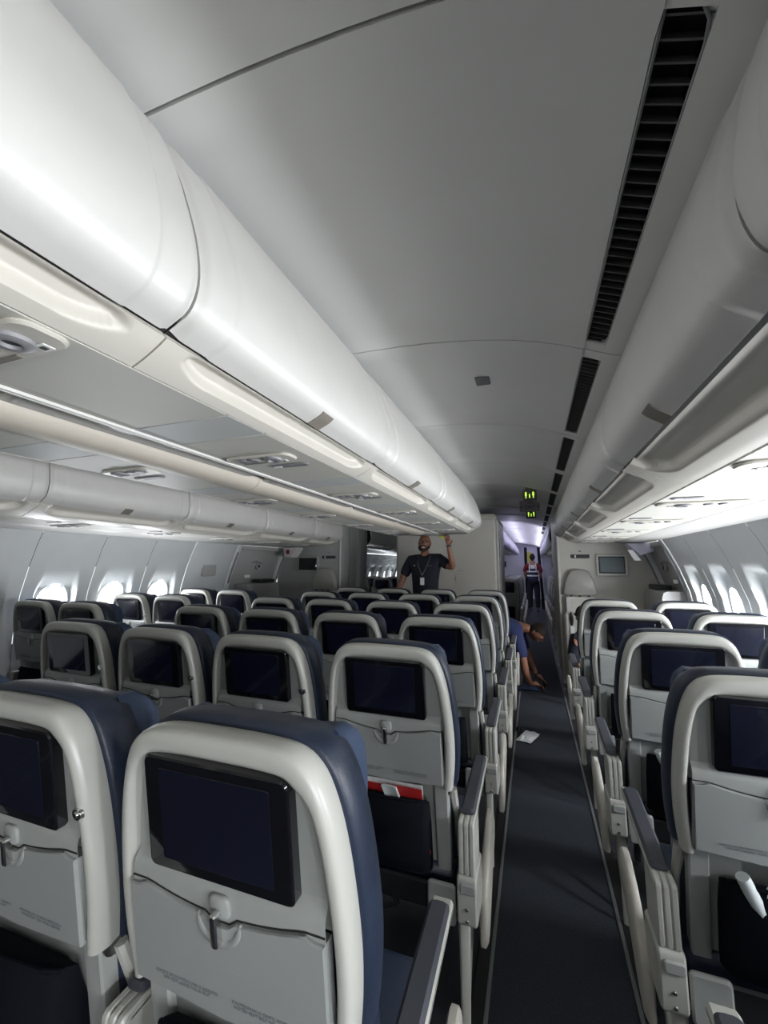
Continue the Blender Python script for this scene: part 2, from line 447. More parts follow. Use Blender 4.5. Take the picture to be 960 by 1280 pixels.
def latch(xm, zb, y, side, g, lean):
    # small taupe tab on the lower edge of a door; lean = outward offset per height
    mb = MB().rbox(-.010, .006, -.026, .026, 0, .052, .006, 'x')
    def f(v):
        return Vector((xm + side*0 + v.x + lean*v.z, y+v.y, zb+v.z))
    mb.xf(f)
    l = mb.build('latch', M['tab'], g)
    return l
def bin_unit(kind, side, y0, y1, label, group, mat_door=None, with_latch=True, detail=True):
    g = thing('overhead_bin', label, 'overhead bin', (0, 0, 0), 0, group)
    if kind == 'out': D_, F_ = OUT_DOOR, OUT_FASC
    else: D_, F_ = CEN_DOOR, CEN_FASC
    # outward normal is towards the aisle: for the right-hand bins -x, for the centre bin's right door +x
    flipx = (side < 0)
    d_ = mir(D_) if flipx else D_; f_ = mir(F_) if flipx else F_
    # orientation of profile normal (-dy,dx): going up with x about const -> normal = (-1,0)
    outward_neg = (kind == 'out' and side > 0) or (kind == 'cen' and side < 0)
    dm = door_mod(y0+.003, y1-.003, d_); dm.flip = not outward_neg
    slab_y(d_, .02, ygrid(y0+.003, y1-.003), dm, inv=outward_neg).build('door', mat_door or M['bin'], g)
    fm = fasc_mod(y0, y1, f_, .034 if kind == 'out' else .030, .55 if kind == 'out' else .62)
    # fascia normal must point down
    a, b = Vector(f_[0]), Vector(f_[-1]); d = b-a; nn = Vector((-d.y, d.x)); down = nn.y < 0
    fm.flip = not down
    fo = slab_y(f_, .045, [y0+.002, y0+.03, y0+.055, y0+.062] + [y0+.062+.011*k for k in range(1, 14)] + [y0+.23+(y1-y0-.46)*k/6 for k in range(7)] + [y1-.062-.011*k for k in range(13, 0, -1)] + [y1-.062, y1-.055, y1-.03, y1-.002], fm, inv=down)
    fo.build('lower_fascia', M['fascia'], g, angle=50)
    bx = 1 if (kind == 'out') == (side > 0) else -1
    zb_ = d_[0][1]
    MB().box(min(d_[0][0]+bx*.012, d_[0][0]+bx*.060), max(d_[0][0]+bx*.012, d_[0][0]+bx*.060), y0+.004, y1-.004, zb_+.012 if kind == 'out' else zb_+.012, zb_+.05).build('recess_back', M['scoop'] if kind == 'cen' else M['grey2'], g)  # backing sheet; outboard one dark grey, recess shade put into its colour
    # carcass behind door so gaps read dark
    x0 = (d_[0][0]); s = 1 if outward_neg else -1
    core = [(p[0]+s*.03, p[1]) for p in d_[1:-1]]
    far = [(x0+s*.35, d_[-2][1]), (x0+s*.35, d_[1][1]+.02)]
    MB().loft([[(p[0], y, p[1]) for p in core+far] for y in (y0+.0015, y1-.0015)]).build('carcass', M['dark'], g)
    if with_latch:
        ym = (y0+y1)/2
        i = 1
        px, pz = d_[0]
        up = d_[5]
        lean = (up[0]-px)/max(.01, up[1]-pz)
        off = -.006 if outward_neg else .006
        # tab follows the door's lower curve
        mb = MB(); rows = []
        for k in range(0, 8):
            q = d_[k]; a = Vector(d_[max(k-1, 0)]); b = Vector(d_[k+1]); dd = (b-a).normalized(); n2 = Vector((-dd.y, dd.x))
            if dm.flip: n2 = -n2
            if k > 4: break
            rows.append((q[0]+n2.x*.0075, q[1]+n2.y*.0075, q[0]-n2.x*.002, q[1]-n2.y*.002))
        r0 = [(a, ym-.032, b) for a, b, c, e in rows] + [(c, ym-.032, e) for a, b, c, e in reversed(rows)]
        r1 = [(a, ym+.032, b) for a, b, c, e in rows] + [(c, ym+.032, e) for a, b, c, e in reversed(rows)]
        mb.loft([r0, r1]); mb.build('latch', M['tab'], g)
    return g
cnt = ['nearest', 'second', 'third', 'fourth', 'fifth']
for k in range(-3, 5):
    y0 = -.012 + MOD*k; y1 = y0+MOD if k < 4 else 4.68
    if k == -3: lab = None
    vis = {-1: 'large white overhead bin of the centre row at the upper left, nearest the camera', 0: 'white centre overhead bin just past the dark door gap, with taupe latch',
           1: 'third white bin of the centre row from the camera', 2: 'fourth white bin of the centre row from the camera', 3: 'last full-length white bin of the centre row',
           4: 'short end piece of the centre row of bins above the standing man'}
    if k < -1: lab = f'white centre overhead bin behind the camera, {"first" if k==-2 else "second"} back'
    else: lab = vis[k]
    if k == 4: continue
    bin_unit('cen', 1, y0, y1, lab, 'white overhead bins of the centre row', with_latch=True)
# end piece that rounds off the row
eg = thing('bin_end_cap', 'rounded white end of the centre bin row above the standing man', 'bin end cap')
mb = MB(); rings = []
ye0, ye1 = -.012+MOD*4+.003, 4.66
for j in range(13):
    t = j/12; y = ye0 + (ye1-ye0)*t
    sh = .30*(1-math.sqrt(max(0, 1-t**2.6)))      # plan corner rounding
    ring = [(p[0]-sh*(1-.0*p[1]), y, p[1]-.0) for p in [(-.52, 1.8195), (-.30, 1.8195), (-.249, 1.8195)] + CEN_FASC[::-1][2:] + CEN_DOOR]
    ring += [(-.52, y, 2.35)]
    rings.append(ring)
mb.loft(rings); mb.build('cap_shell', M['bin'], eg, angle=30)
mb = MB(); rings = []
for j in range(13):
    t = j/12; y = ye0 + (ye1-ye0)*t
    sh = .30*(1-math.sqrt(max(0, 1-t**2.6)))
    rr = [(2*XC-p[0]+sh, y, p[1]) for p in [(-.52, 1.8195), (-.30, 1.8195), (-.249, 1.8195)] + CEN_FASC[::-1][2:] + CEN_DOOR] + [(2*XC+.52, y, 2.35)]
    rings.append(rr)
mb.loft(rings); mb.build('cap_shell', M['bin'], eg, angle=30)
MB().box(2*XC+.53, -.53, ye0, ye1, 1.8195, 2.36).build('cap_core', M['bin'], eg)

for k in range(-3, 5):
    y0 = -.012 + MOD*k
    if k == 4: continue
    pos = {-3: 'third back, behind the camera', -2: 'second back, behind the camera', -1: 'beside the camera'}.get(k, ORD[k]+' from the camera along its row')
    bin_unit('cen', -1, y0, y0+MOD, 'left-facing white bin of the centre row, '+pos, 'left-facing bins of the centre row', with_latch=False)
for side in (1, -1):
    for k in range(-3, 5):
        y0 = .055 + MOD*k if side > 0 else -.04+MOD*k
        y1 = y0+MOD
        if k == 4: y1 = 5.19 if side > 0 else 5.04
        sd = 'right-hand' if side > 0 else 'left-hand'
        if k < -1: lab = f'{sd} outboard bin behind the camera, {"second" if k==-2 else "third"} back'
        elif k == -1: lab = f'{sd} outboard bin beside the camera, nearest in its row'
        else:
            extra = ['above the nearest window seats', 'with its taupe latch over the third seat row', 'over the fourth and fifth seat rows', 'next to last before the bulkhead', 'touching the bulkhead'][k]
            lab = f'{sd} outboard bin {extra}'
        bin_unit('out', side, y0, y1, lab, f'{sd} outboard overhead bins')

# ------------------------------------------------------------------ undersides: service panels
def service_unit(parent, cx, cy, z, lx, flip=1, lampish=True):
    """housing with reading lamps, air nozzle, sign and call lamp, hanging a few mm under the panel; long axis along x"""
    h = MB().rbox(cx-lx/2, cx+lx/2, cy-.045, cy+.045, z-.010, z+.001, .03, 'z', 6, .004).build('service_unit', M['fascia'], parent)
    for dx in (-.24, -.08):
        q = MB(); x = cx+flip*lx*dx
        q.disc((x, cy-.012, z-.0105), .024, 18, 'z', -.006, .019)
        q.build('reading_lamp', M['grey'], h); 
    q = MB(); x = cx+flip*lx*.20
    rings = []
    for r_, dz in ((.034, -.0095), (.032, -.016), (.024, -.020), (.016, -.019), (.013, -.010)):
        rings.append([(x+r_*math.cos(2*math.pi*i/20), cy-.008+r_*math.sin(2*math.pi*i/20), z+dz) for i in range(20)])
    q.loft(rings, cap0=False); q.build('air_nozzle', M['grey'], h)
    MB().disc((x, cy-.008, z-.0115), .013, 14, 'z', -.002).build('nozzle_mouth', M['black'], h)
    MB().rbox(cx-lx*.36, cx+lx*.02, cy+.024, cy+.036, z-.012, z-.010, .003, 'z').build('belt_sign', M['tab'], h)
    MB().rbox(cx+flip*lx*.30-.014, cx+flip*lx*.30+.014, cy+.014, cy+.036, z-.012, z-.010, .003, 'z').build('row_placard', M['white'], h)
    MB().box(cx+flip*lx*.30-.006, cx+flip*lx*.30+.006, cy+.020, cy+.030, z-.0128, z-.012).build('placard_mark', M['black'], h)
    return h
def speaker(parent, cx, cy, z, lx=.16):
    o = MB().rbox(cx-lx/2, cx+lx/2, cy-.020, cy+.020, z-.006, z+.001, .0195, 'z', 6, .003).build('speaker_grille', M['grey'], parent)
    MB().rbox(cx-lx/2+.012, cx-lx/2+.045, cy-.008, cy+.008, z-.0075, z-.006, .003, 'z').build('warning_mark', M['white'], o)
    return o
def underside(kind, side, seams, y_units, z, xa, xb, name, label, group):
    g = thing(name, label, 'service panel', (0, 0, 0), 0, group)
    lo, hi = min(xa, xb), max(xa, xb)
    for a, b, m in seams:
        MB().rbox(lo, hi, a+.0015, b-.0015, z, z+.02, .004, 'z', 2, .002).build('panel', m, g)
    MB().box(lo-.012, hi+.012, seams[0][0], seams[-1][1], z+.021, z+.05).build('carrier_rail', M['dark'], g)
    return g
def make_rows(y_first, y_last, period=.79):
    out = []; y = y_first
    while y < y_last:
        out.append(y); y += period
    return out
# centre bin, right-hand run (above columns G and F)
cyc = []
for y in make_rows(-3.69, 4.3):
    e = min(y+.79, 4.262)
    cyc += [(y, y+.16, M['psu2']), (y+.16, e, M['psu'])]
cyc[-1] = (cyc[-1][0], 4.262, M['psu'])
ZC = 1.8195
g = underside('cen', 1, cyc, None, ZC, -.255, -.585, 'service_panel_run', 'cream service panels under the right half of the centre bins', 'service panel runs')
for y in [-.17-.79*2, -.17-.79, -.17, .66, 1.47, 2.24, 3.03, 3.78]:
    service_unit(g, -.43 if y != -.17 else -.385, y-.02 if y != -.17 else -.155, ZC, .26)
    if y != -.17: speaker(g, -.39, y+.10, ZC)
g = underside('cen', -1, cyc, None, ZC, -.895, -1.221, 'service_panel_run', 'cream service panels under the left half of the centre bins', 'service panel runs')
for y in [-.17-.79, -.17, .66, 1.47, 2.24, 3.03, 3.78]:
    service_unit(g, -1.06, y-.02, ZC, .26, -1); speaker(g, -1.10, y+.10, ZC)
# right and left outboard
ZR = 1.722
for side in (1, -1):
    cyc = []
    off = .28 if side > 0 else .02
    for y in make_rows(-3.69+off, 5.0):
        e = min(y+.79, 5.18 if side > 0 else 5.03)
        cyc += [(y, y+.16, M['psu']), (y+.16, e, M['psu'])]
    cyc = [(a, max(b, a+.02), m) for a, b, m in cyc if a < 5.0]
    xa, xb = (.988, 1.40) if side > 0 else (2*XC-.988, 2*XC-1.40)
    g = underside('out', side, cyc, None, ZR, xa, xb, 'service_panel_run', f'bright cream service panels under the {"right" if side>0 else "left"} outboard bins', 'service panel runs')
    for y in (make_rows(-2.4, 4.9) if side > 0 else [-.85, .0, .85, 1.45, 2.25, 3.03, 3.8, 4.5]):
        y = y + (.06+.0 if side > 0 else 0)
        cx = 1.17 if side > 0 else 2*XC-1.17
        service_unit(g, cx, y, ZR, .34, -side); speaker(g, cx-side*.10, y-.17, ZR, .12)
    # lip between service panels and sidewall
    pr = smooth_profile([(1.405, 1.722), (1.46, 1.712), (1.58, 1.704), (XC+2.40, 1.700)], 8)
    sd = 'right' if side > 0 else 'left'
    pr = pr if side > 0 else mir(pr)
    o = slab(pr, .03, -3.6, 5.19 if side > 0 else 5.04, inv=side < 0).build('trim_1' if side > 0 else 'trim_2', M['bin']); struct(o)
# central channel under the centre bins: dark base, beige half-round cover, lamp strips
ch = thing('light_channel', 'channel between the service panels under the centre bins with recessed lamps', 'light channel')
MB().box(-.895, -.585, -3.6, 4.262, 1.862, 1.88).build('channel_base', M['psu2'], ch)
pr = smooth_profile([(-.765, 1.858), (-.775, 1.832), (-.80, 1.815), (-.84, 1.809), (-.875, 1.814), (-.893, 1.822)], 14)
for k in range(-3, 4):
    y0 = .0 + MOD*k
    slab(pr, .012, y0+.0015, y0+MOD-.0015, inv=False).build('channel_cover', M['scoop'], ch)
for k in range(-3, 4):
    y0 = .02+MOD*k if k < 1 else .02 + MOD*k
    fr = MB().rbox(-.762, -.640, y0+.0, y0+.96, 1.843, 1.862, .02, 'z', 5, .004).build('lamp_frame', M['bin'], ch)
    MB().rbox(-.742, -.668, y0+.025, y0+.93, 1.838, 1.846, .018, 'z', 5, .002).build('lamp_lens', M['lamp'], fr)
    MB().rbox(-.664, -.658, y0+.02, y0+.94, 1.8395, 1.846, .002, 'z', 2, .001).build('lens_slot', M['grey'], fr)
for xx in (-.587, -.600):
    MB().rbox(xx-.005, xx+.004, -3.6, 4.262, 1.812, 1.866, .003, 'y', 2).build('edge_rail', M['bin'], ch)

# ------------------------------------------------------------------ seats
def seat_builder(label, side_arm=1, button=True, left_arm=False, aisle=0, name='economy_seat'):
    """origin on the floor under the top of the backrest; faces +y. aisle=+1/-1: aisle end fittings on that side"""
    g = thing(name, label, 'seat')
    SL = .17
    sh = lambda v: Vector((v.x, v.y + (1.17-v.z)*SL - .0*v.z, v.z))
    half = smooth_profile([(.0, 1.172), (.08, 1.171), (.140, 1.164), (.174, 1.140), (.194, 1.10), (.209, 1.04), (.219, .96), (.224, .87), (.221, .79), (.212, .715)], 30)
    outline = [(-x, z) for x, z in reversed(half)] + half[1:]
    n = len(outline)
    cxz = (0, .94)
    def inset(d, pts=outline):
        out = []
        for i, p in enumerate(pts):
            a = Vector(pts[max(i-1, 0)]); b = Vector(pts[min(i+1, len(pts)-1)]); t = (b-a).normalized(); nn = Vector((t.y, -t.x))
            e = d*(1+.55*ss((p[1]-1.09)/.06)) if d > .009 else d
            out.append((p[0]+nn.x*e, p[1]+nn.y*e))
        return out
    def ringpts(d, y): return [Vector((x, y, z)) for x, z in inset(d)]
    # shell: sheet from the cushion side, over the rim, down to the recess
    rim = MB().loft([ringpts(.004, .058), ringpts(-.0015, .030), ringpts(.0, .013), ringpts(.003, .005), ringpts(.008, .0005), ringpts(.013, -.001), ringpts(.019, -.001), ringpts(.0225, .001), ringpts(.025, .006), ringpts(.030, .017), ringpts(.032, .022)], closed=False, cap0=False, cap1=False)
    rim.xf(sh).build('shell_rim', M['rim'], g, angle=60)
    # recess panel around the screen
    ins = [p for p in inset(.029)]
    top = [p for p in ins if p[1] > .90]
    poly = [Vector((x, .018, z)) for x, z in top]
    mb = MB(); mb.loft([[v+Vector((0, .03, 0)) for v in poly], poly])
    mb.xf(sh).build('screen_surround', M['shell'], g)
    # brow below screen and lower panel
    xs = [(-.172 + .344*k/12) for k in range(13)]
    mb = MB(); rings = []
    for z, y in ((.948, .018), (.938, .012), (.922, .003), (.912, .001), (.86, .0), (.60, .0)) :
        pass
    def wl(z): return min(.194, .1865 + (.948-z)*.035)
    prof = [(.950, .019), (.943, .014), (.930, .004), (.920, .001), (.90, .0), (.745, .0), (.738, .004), (.738, .03)]
    rings = [[Vector((u*wl(z), y, z)) for u in [-1+2*k/16 for k in range(17)]] for z, y in prof]
    mb.loft(rings, closed=False, cap0=False, cap1=False).xf(sh).build('lower_shell', M['shell'], g, angle=30)
    # table with sagging top edge
    pts = []
    def top_z(x): return .884 + .020*min(1, (abs(x)/.15))**2 - (.010 if abs(x) < .03 else 0)
    tx = [-.187+.374*k/24 for k in range(25)]
    tz = [top_z(x)-(.006 if abs(x) > .16 else 0) for x in tx]
    up = [Vector((x, 0, z)) for x, z in zip(tx, tz)]
    lowp = [Vector((x*1.0, 0, .722 + .010*abs(x)/.17)) for x in reversed(tx)]
    loop = up+lowp
    c = Vector((0, 0, .81))
    def insl(k, y): return [Vector((c.x+(p.x-c.x)*(1-k*.6), y, c.z+(p.z-c.z)*(1-k*1.6))) for p in loop]
    tray = MB().loft([insl(0, .02), insl(0, -.0045), insl(.012, -.0075)]).xf(sh).build('tray_table', M['tray'], g, angle=30)
    # dark joint above the table
    jt = MB().tube([Vector((x, -.0005, top_z(x)+.003)) for x in tx], .0016, 5).xf(sh).build('table_joint', M['dark'], g)
    # latch bowl and latch
    MB().tube([(.041*math.cos(R(a_)), -.0045, .888+.041*math.sin(R(a_))) for a_ in range(180, 361, 12)], [.002, .005, .0065] + [.007]*10 + [.0065, .005, .002], 8).xf(sh).build('latch_bowl', M['tray'], g, angle=80)
    MB().rbox(-.020, .020, -.0065, .004, .884, .922, .012, 'y', 4, .003).xf(sh).build('latch_mount', M['tray'], g, angle=60)
    la = MB().rbox(-.0065, .0065, -.021, -.006, .848, .902, .005, 'y', 3).xf(sh).build('table_latch', M['chrome'], g)
    # wide screen
    mb = MB().rbox(-.141, .141, -.004, .02, .938, 1.126, .012, 'y', 5, .003).xf(sh)
    bz = mb.build('screen_bezel', M['bezel'], g)
    MB().rbox(-.108, .108, -.0052, -.003, .958, 1.108, .003, 'y', 2, .0005).xf(sh).build('screen', M['screen'], bz)
    if button:
        q = MB().disc((.200, .002, .985), .0125, 18, 'y', -.007, .0105).disc((.200, -.005, .985), .006, 12, 'y', -.003, .005)
        q.xf(sh).build('audio_socket', M['chrome'], g)
    # text on the table edge
    if TXT:
        for me, x, z in ((TXT[0], -.075, .757), (TXT[1], .078, .757)):
            o = D.objects.new('printed_notice', me); COL.objects.link(o); o.parent = tray
            o.location = sh(Vector((x, -.0085, z))); o.rotation_euler = (math.pi/2+math.atan(SL), 0, 0)
    # cushion body behind the shell
    cush = MB().loft([[Vector((x, .052, z)) for x, z in inset(-.002)], [Vector((x, .058, z)) for x, z in inset(-.008)], [Vector((x, .095, z)) for x, z in inset(-.009)], [Vector((x, .135, z)) for x, z in inset(.0)], [Vector((x, .155, z)) for x, z in inset(.03)]])
    cush.xf(sh).build('backrest_cushion', M['navy'], g, angle=50)
    lo = MB().rbox(-.205, .205, .05, .15, .42, .74, .03, 'y', 4, .012).xf(sh).build('lumbar_cushion', M['navy'], g)
    # headrest with folded wings
    hr = MB(); rings = []
    for j in range(9):
        t = j/8; z = .955 + .205*t
        w = .168 - .02*(2*t-1)**4
        e = .02*(2*t-1)**4
        ring = []
        for u in [-1, -.93, -.8, -.6, -.3, 0, .3, .6, .8, .93, 1]:
            ring.append(Vector((u*w*1.06, .205-.030*(1-abs(u)**2) - e*2, z)))
        for u in [1, .9, .5, 0, -.5, -.9, -1]:
            ring.append(Vector((u*w*1.10, .12 + .03*(abs(u)**4)*0, z)))
        rings.append(ring)
    hr.loft(rings).xf(sh).build('headrest', M['navy2'], g, angle=70)
    # structure below the shell
    MB().rbox(-.165, .165, .035, .055, .40, .76, .01, 'y').xf(sh).build('lower_back_panel', M['shell'], g)
    for s_ in (-1, 1):
        MB().rbox(min(s_*.150, s_*.196), max(s_*.150, s_*.196), .020, .060, .40, .745, .008, 'y').xf(sh).build('side_post', M['shell'], g)
        MB().disc((s_*.202-(.012 if s_ > 0 else 0), .045, .700), .020, 16, 'x', .012).xf(sh).build('pivot_disc', M['steel'], g)
        MB().tube([(s_*.207, .055, .70), (s_*.212, .075, .60), (s_*.212, .09, .48), (s_*.20, .10, .40)], .013, 8).xf(sh).build('side_tube', M['rim'], g)
    # pocket
    mb = MB(); rings = []
    for z, y0_, y1_ in ((.43, .02, .035), (.45, -.035, .035), (.50, -.055, .035), (.58, -.050, .035), (.66, -.03, .02), (.675, -.025, -.005)):
        rings.append([Vector((-.132, y1_, z)), Vector((-.135, y0_+.02, z)), Vector((-.118, y0_, z)), Vector((0, y0_-.008, z)), Vector((.118, y0_, z)), Vector((.135, y0_+.02, z)), Vector((.132, y1_, z)), Vector((0, y1_+.001, z))])
    mb.loft(rings).xf(sh).build('seat_pocket', M['pocket'], g, angle=50)
    MB().tube([Vector((-.134, -.012, .676)), Vector((-.10, -.027, .678)), Vector((0, -.035, .678)), Vector((.10, -.027, .678)), Vector((.134, -.012, .676))], .005, 6).xf(sh).build('pocket_hem', M['pocket'], g)
    # cross beam, cushion
    MB().rbox(-.215, .215, .115, .135, .33, .41, .02, 'y').build('cross_beam', M['black'], g)
    for s_ in (-1, 1):
        MB().rbox(min(s_*.125, s_*.216), max(s_*.125, s_*.216), .095, .112, .31, .43, .012, 'y').build('frame_bracket', M['shell'], g)
    MB().tube([(-.215, .20, .31), (.215, .20, .31)], .026, 10).build('frame_tube', M['steel'], g)
    MB().tube([(-.215, .48, .30), (.215, .48, .30)], .022, 10).build('frame_tube', M['steel'], g)
    MB().rbox(-.218, .218, .14, .60, .35, .46, .04, 'x', 5, .02).build('seat_cushion', M['navy'], g, angle=60)
    # armrests
    def arm(s_, end):
        x = s_*.255
        a = MB().rbox(x-.026, x+.026, .10, .53, .604, .626, .01, 'x', 4, .006)
        slant = lambda v: Vector((v.x, v.y, v.z + (v.y-.12)*.07))
        b = a.xf(slant).build('armrest', M['rim'], g)
        MB().rbox(x-.0245, x+.0235, .13, .50, .624, .642, .014, 'z', 4, .007).xf(slant).build('armrest_pad', M['pad'], b)
        q = MB()
        for i in (-1, 0, 1):
            q.rbox(x+i*.0175-.0083, x+i*.0175+.0083, .085, .20, .47, .628, .012, 'x', 4, .004)
        q.build('armrest_hinge', M['rim'], b)
        if end:
            cb = MB().rbox(x-.031, x+.031, .078, .22, .335, .475, .012, 'x', 4, .005).build('end_bay', M['rim'], g)
            MB().rbox(x-.020, x+.028, .071, .08, .43, .458, .006, 'y', 3).build('release_catch', M['shell'], cb)
            for zz in (.352, .385):
                MB().disc((x, .079, zz), .006, 10, 'y', -.004, .004).build('screw', M['steel'], cb)
            # curved aisle-side shroud
            xo = x + s_*.034
            sp = [(.085, .26), (.085, .40), (.14, .44), (.22, .475), (.33, .52), (.42, .545), (.49, .552), (.525, .542), (.545, .515), (.545, .485), (.525, .455), (.47, .42), (.38, .375), (.28, .315), (.20, .265), (.14, .24)]
            def sring(xx, k): return [Vector((xx, .345+(a_-.32)*(.68-k*.35), .36+(b_-.42)*(.95-k))) for a_, b_ in sp]
            MB().loft([sring(xo-s_*.012, .06), sring(xo-s_*.008, 0), sring(xo+s_*.008, 0), sring(xo+s_*.013, .05), sring(xo+s_*.016, .16)]).build('aisle_shroud', M['fascia'], g, angle=50)
            # legs on the aisle side
            xl = x - s_*.02
            MB().tube([(xl, .14, .34), (xl+s_*.005, .12, .24), (xl+s_*.008, .10, .12), (xl+s_*.01, .085, .012)], [.020, .017, .015, .013], 8, .6).build('leg', M['rim'], g)
            MB().tube([(xl, .30, .30), (xl, .22, .16), (xl, .16, .05), (xl, .15, .012)], [.016, .013, .012, .012], 8, .6).build('leg', M['rim'], g)
    arm(1, aisle == 1)
    if left_arm: arm(-1, aisle == -1)
    for s_ in (-1, 1):
        if aisle == 0 or s_ != aisle:
            MB().tube([(s_*.12, .18, .30), (s_*.12, .12, .012)], .016, 8, .6).build('leg', M['steel'], g)
        MB().tube([(s_*.12, .46, .30), (s_*.12, .52, .012)], .016, 8, .6).build('leg', M['steel'], g)
    return g
TXT = []
for body in ('COLETE SALVA-VIDAS SOB O ASSENTO\nLIFE VEST UNDER YOUR SEAT', 'MANTENHAM O CINTO AFIVELADO\nFASTEN SEAT BELT WHILE SEATED'):
    me = text_mesh(body, .0074, depth=.0002); me.materials.clear(); me.materials.append(M['ink']); TXT.append(me)

proto_mid = seat_builder('x', button=True)
proto_end = seat_builder('x', button=False, aisle=1)
proto_left = seat_builder('x', button=True, left_arm=True, aisle=-1)
index_children()
placed = {}
def put(proto, x, y, label, group):
    if proto.name in placed: o = copy_tree(proto)
    else: o = proto; placed[proto.name] = 1
    o.location = (x, y, 0); o['label'] = label; o['group'] = group
    return o
SP = .518
ROWN = ['front-most (nearest)', 'second', 'third', 'fourth', 'fifth', 'sixth and last']
COLN = ['right-aisle end seat', 'second seat from the right aisle', 'third seat from the right aisle', 'left-aisle end seat']
for r in range(6):
    for c in range(4):
        proto = [proto_end, proto_mid, proto_mid, proto_left][c]
        if r == 0 and c == 0: lab = 'large grey seat back with navy cushion in the lower left foreground, whole screen in view'
        elif r == 0 and c == 1: lab = 'grey seat back cut by the left edge, chrome socket on its rim, nearest row'
        else: lab = f'{COLN[c]} of the {ROWN[r].replace("front-most (nearest)", "nearest")} row in the centre block'
        put(proto, -.028 - SP*c, .79*r, lab, 'grey and navy seats of the centre block')
# side blocks
proto_ral = proto_left
RB = {0: ('nearest', .0), 1: ('second', -.005), 2: ('third', -.075), 3: ('fourth', -.02), 4: ('fifth', .0)}
for r in range(5):
    nm, dy = RB[r]
    lab = {0: 'seat of the right block beside the camera, only its armrest tip in view', 1: 'large seat back cut by the right edge, nearest one right of the aisle',
           2: 'second seat back from the camera along the right side of the right aisle', 3: 'third seat back from the camera on the right side of the aisle', 4: 'farthest aisle seat of the right block in front of the crew seat'}[r]
    put(proto_left, 1.007, -.07 + .79*r + dy, lab, 'seats of the right window block')
    lab = {0: 'right window seat beside the camera, out of view', 1: 'right window seat of the second row', 2: 'right window seat of the third row, behind the near aisle seat', 3: 'right window seat cut by the right edge, grey reflections on screen', 4: 'farthest right window seat with window light on its screen'}[r]
    put(proto_mid, 1.007+.506, -.07 + .79*r + dy, lab, 'seats of the right window block')
for r in range(1, 5):
    nm = ['', 'nearest', 'second', 'third', 'farthest'][r]
    put(proto_end, -2.56, .79*r-.10, f'aisle seat of the {nm} visible row in the left window block', 'seats of the left window block')
    put(proto_left, -2.56-.506, .79*r-.10, f'window seat of the {nm} visible row in the left window block', 'seats of the left window block')
# far cabin seats
for r in range(6):
    y = 7.55 + .8*r
    put(proto_end, -.028, y, f'{ORD[r]} seat along the left side of the aisle in the far cabin', 'seats of the far cabin')
    put(proto_mid, -.028-SP, y, f'{ORD[r]} inner centre seat in the far cabin, behind the centre wall', 'seats of the far cabin')
    put(proto_left, 1.03, y, f'{ORD[r]} seat along the right side of the aisle in the far cabin', 'seats of the far cabin')
for r in range(2):
    put(proto_end, -2.56, 7.7+.8*r, f'{ORD[r]} left-hand aisle seat in the far cabin, seen left of the centre wall', 'seats of the far cabin')
    put(proto_left, -3.078, 7.7+.8*r, f'{ORD[r]} left-hand window seat in the far cabin, seen left of the centre wall', 'seats of the far cabin')
# ------------------------------------------------------------------ doors zone sidewalls
def wall_piece(name, side, ya, yb, off, th, m, parent=None, z0=0, z1=1.70, n=24, bev=True):
    zz = [z1+(z0-z1)*k/n for k in range(n+1)]
    sx = (lambda x: x) if side > 0 else (lambda x: 2*XC-x)
    rings = []
    for y, o in ((ya, off+.004), (ya+.005, off), (yb-.005, off), (yb, off+.004)):
        rings.append([(sx(wall_x(z)+o), y, z) for z in zz] + [(sx(wall_x(z)+off+th), y, z) for z in reversed(zz)])
    return MB().loft(rings).build(name, m, parent)
def exit_door(side, ya, yb, name):
    sx = (lambda x: x) if side > 0 else (lambda x: 2*XC-x)
    d = struct(wall_piece(name, side, ya+.10, yb-.10, .035, .05, M['wallg'], z0=.02, z1=1.66))
    for a, b in ((ya, ya+.095), (yb-.095, yb)):
        wall_piece('door_post', side, a, b, .0, .08, M['side'], d, z0=0, z1=1.70)
        MB().tube([(sx(wall_x(z)-.012), (a+b)/2, z) for z in [1.60, 1.5, 1.4, 1.3, 1.2]], .011, 8).build('grab_handle', M['grey'], d)
    MB().rbox(sx(wall_x(1.6))-.02, sx(wall_x(1.6))+.05, ya+.1, yb-.1, 1.64, 1.70, .01, 'y').build('door_header', M['wallg'], d)
    yc = (ya+yb)/2
    xs = wall_x(1.44)+.022
    MB().tube([(sx(xs), yc-.12, 1.47), (sx(xs-.02), yc-.05, 1.49), (sx(xs-.02), yc+.08, 1.46)], .010, 8).build('door_lever', M['grey'], d)
    f = MB().disc((sx(xs+.004), yc+.03, 1.42), .05, 18, 'x', -side*.012, .044).build('porthole', M['wallg'], d)
    MB().disc((sx(xs-.010), yc+.03, 1.42), .022, 14, 'x', -side*.003).build('porthole_glass', M['black'], f)
    MB().rbox(min(sx(wall_x(1.30)+.03), sx(wall_x(1.30)+.012)), max(sx(wall_x(1.30)+.03), sx(wall_x(1.30)+.012)), yc-.22, yc-.10, 1.26, 1.30, .006, 'x').build('door_placard', M['paper'], d)
    # slide bustle
    b = MB(); rr = []
    for z, o in ((.22, .0), (.24, -.01), (.7, -.01), (1.12, .015), (1.17, .03), (1.185, .06)):
        x0 = wall_x(.9)-.24; x1 = wall_x(max(z, .3))+.05
        rr.append([(sx(x0+o), yc-.36-o*.0, z), (sx(x1), yc-.36, z), (sx(x1), yc+.36, z), (sx(x0+o), yc+.36, z)])
    b.loft(rr).build('slide_bustle', M['wallg'], d)
    MB().rbox(min(sx(wall_x(1.2)-.16), sx(wall_x(1.2)-.02)), max(sx(wall_x(1.2)-.16), sx(wall_x(1.2)-.02)), yc-.05, yc+.30, 1.185, 1.235, .012, 'x').build('girt_bar_cover', M['black'], d)
    return d
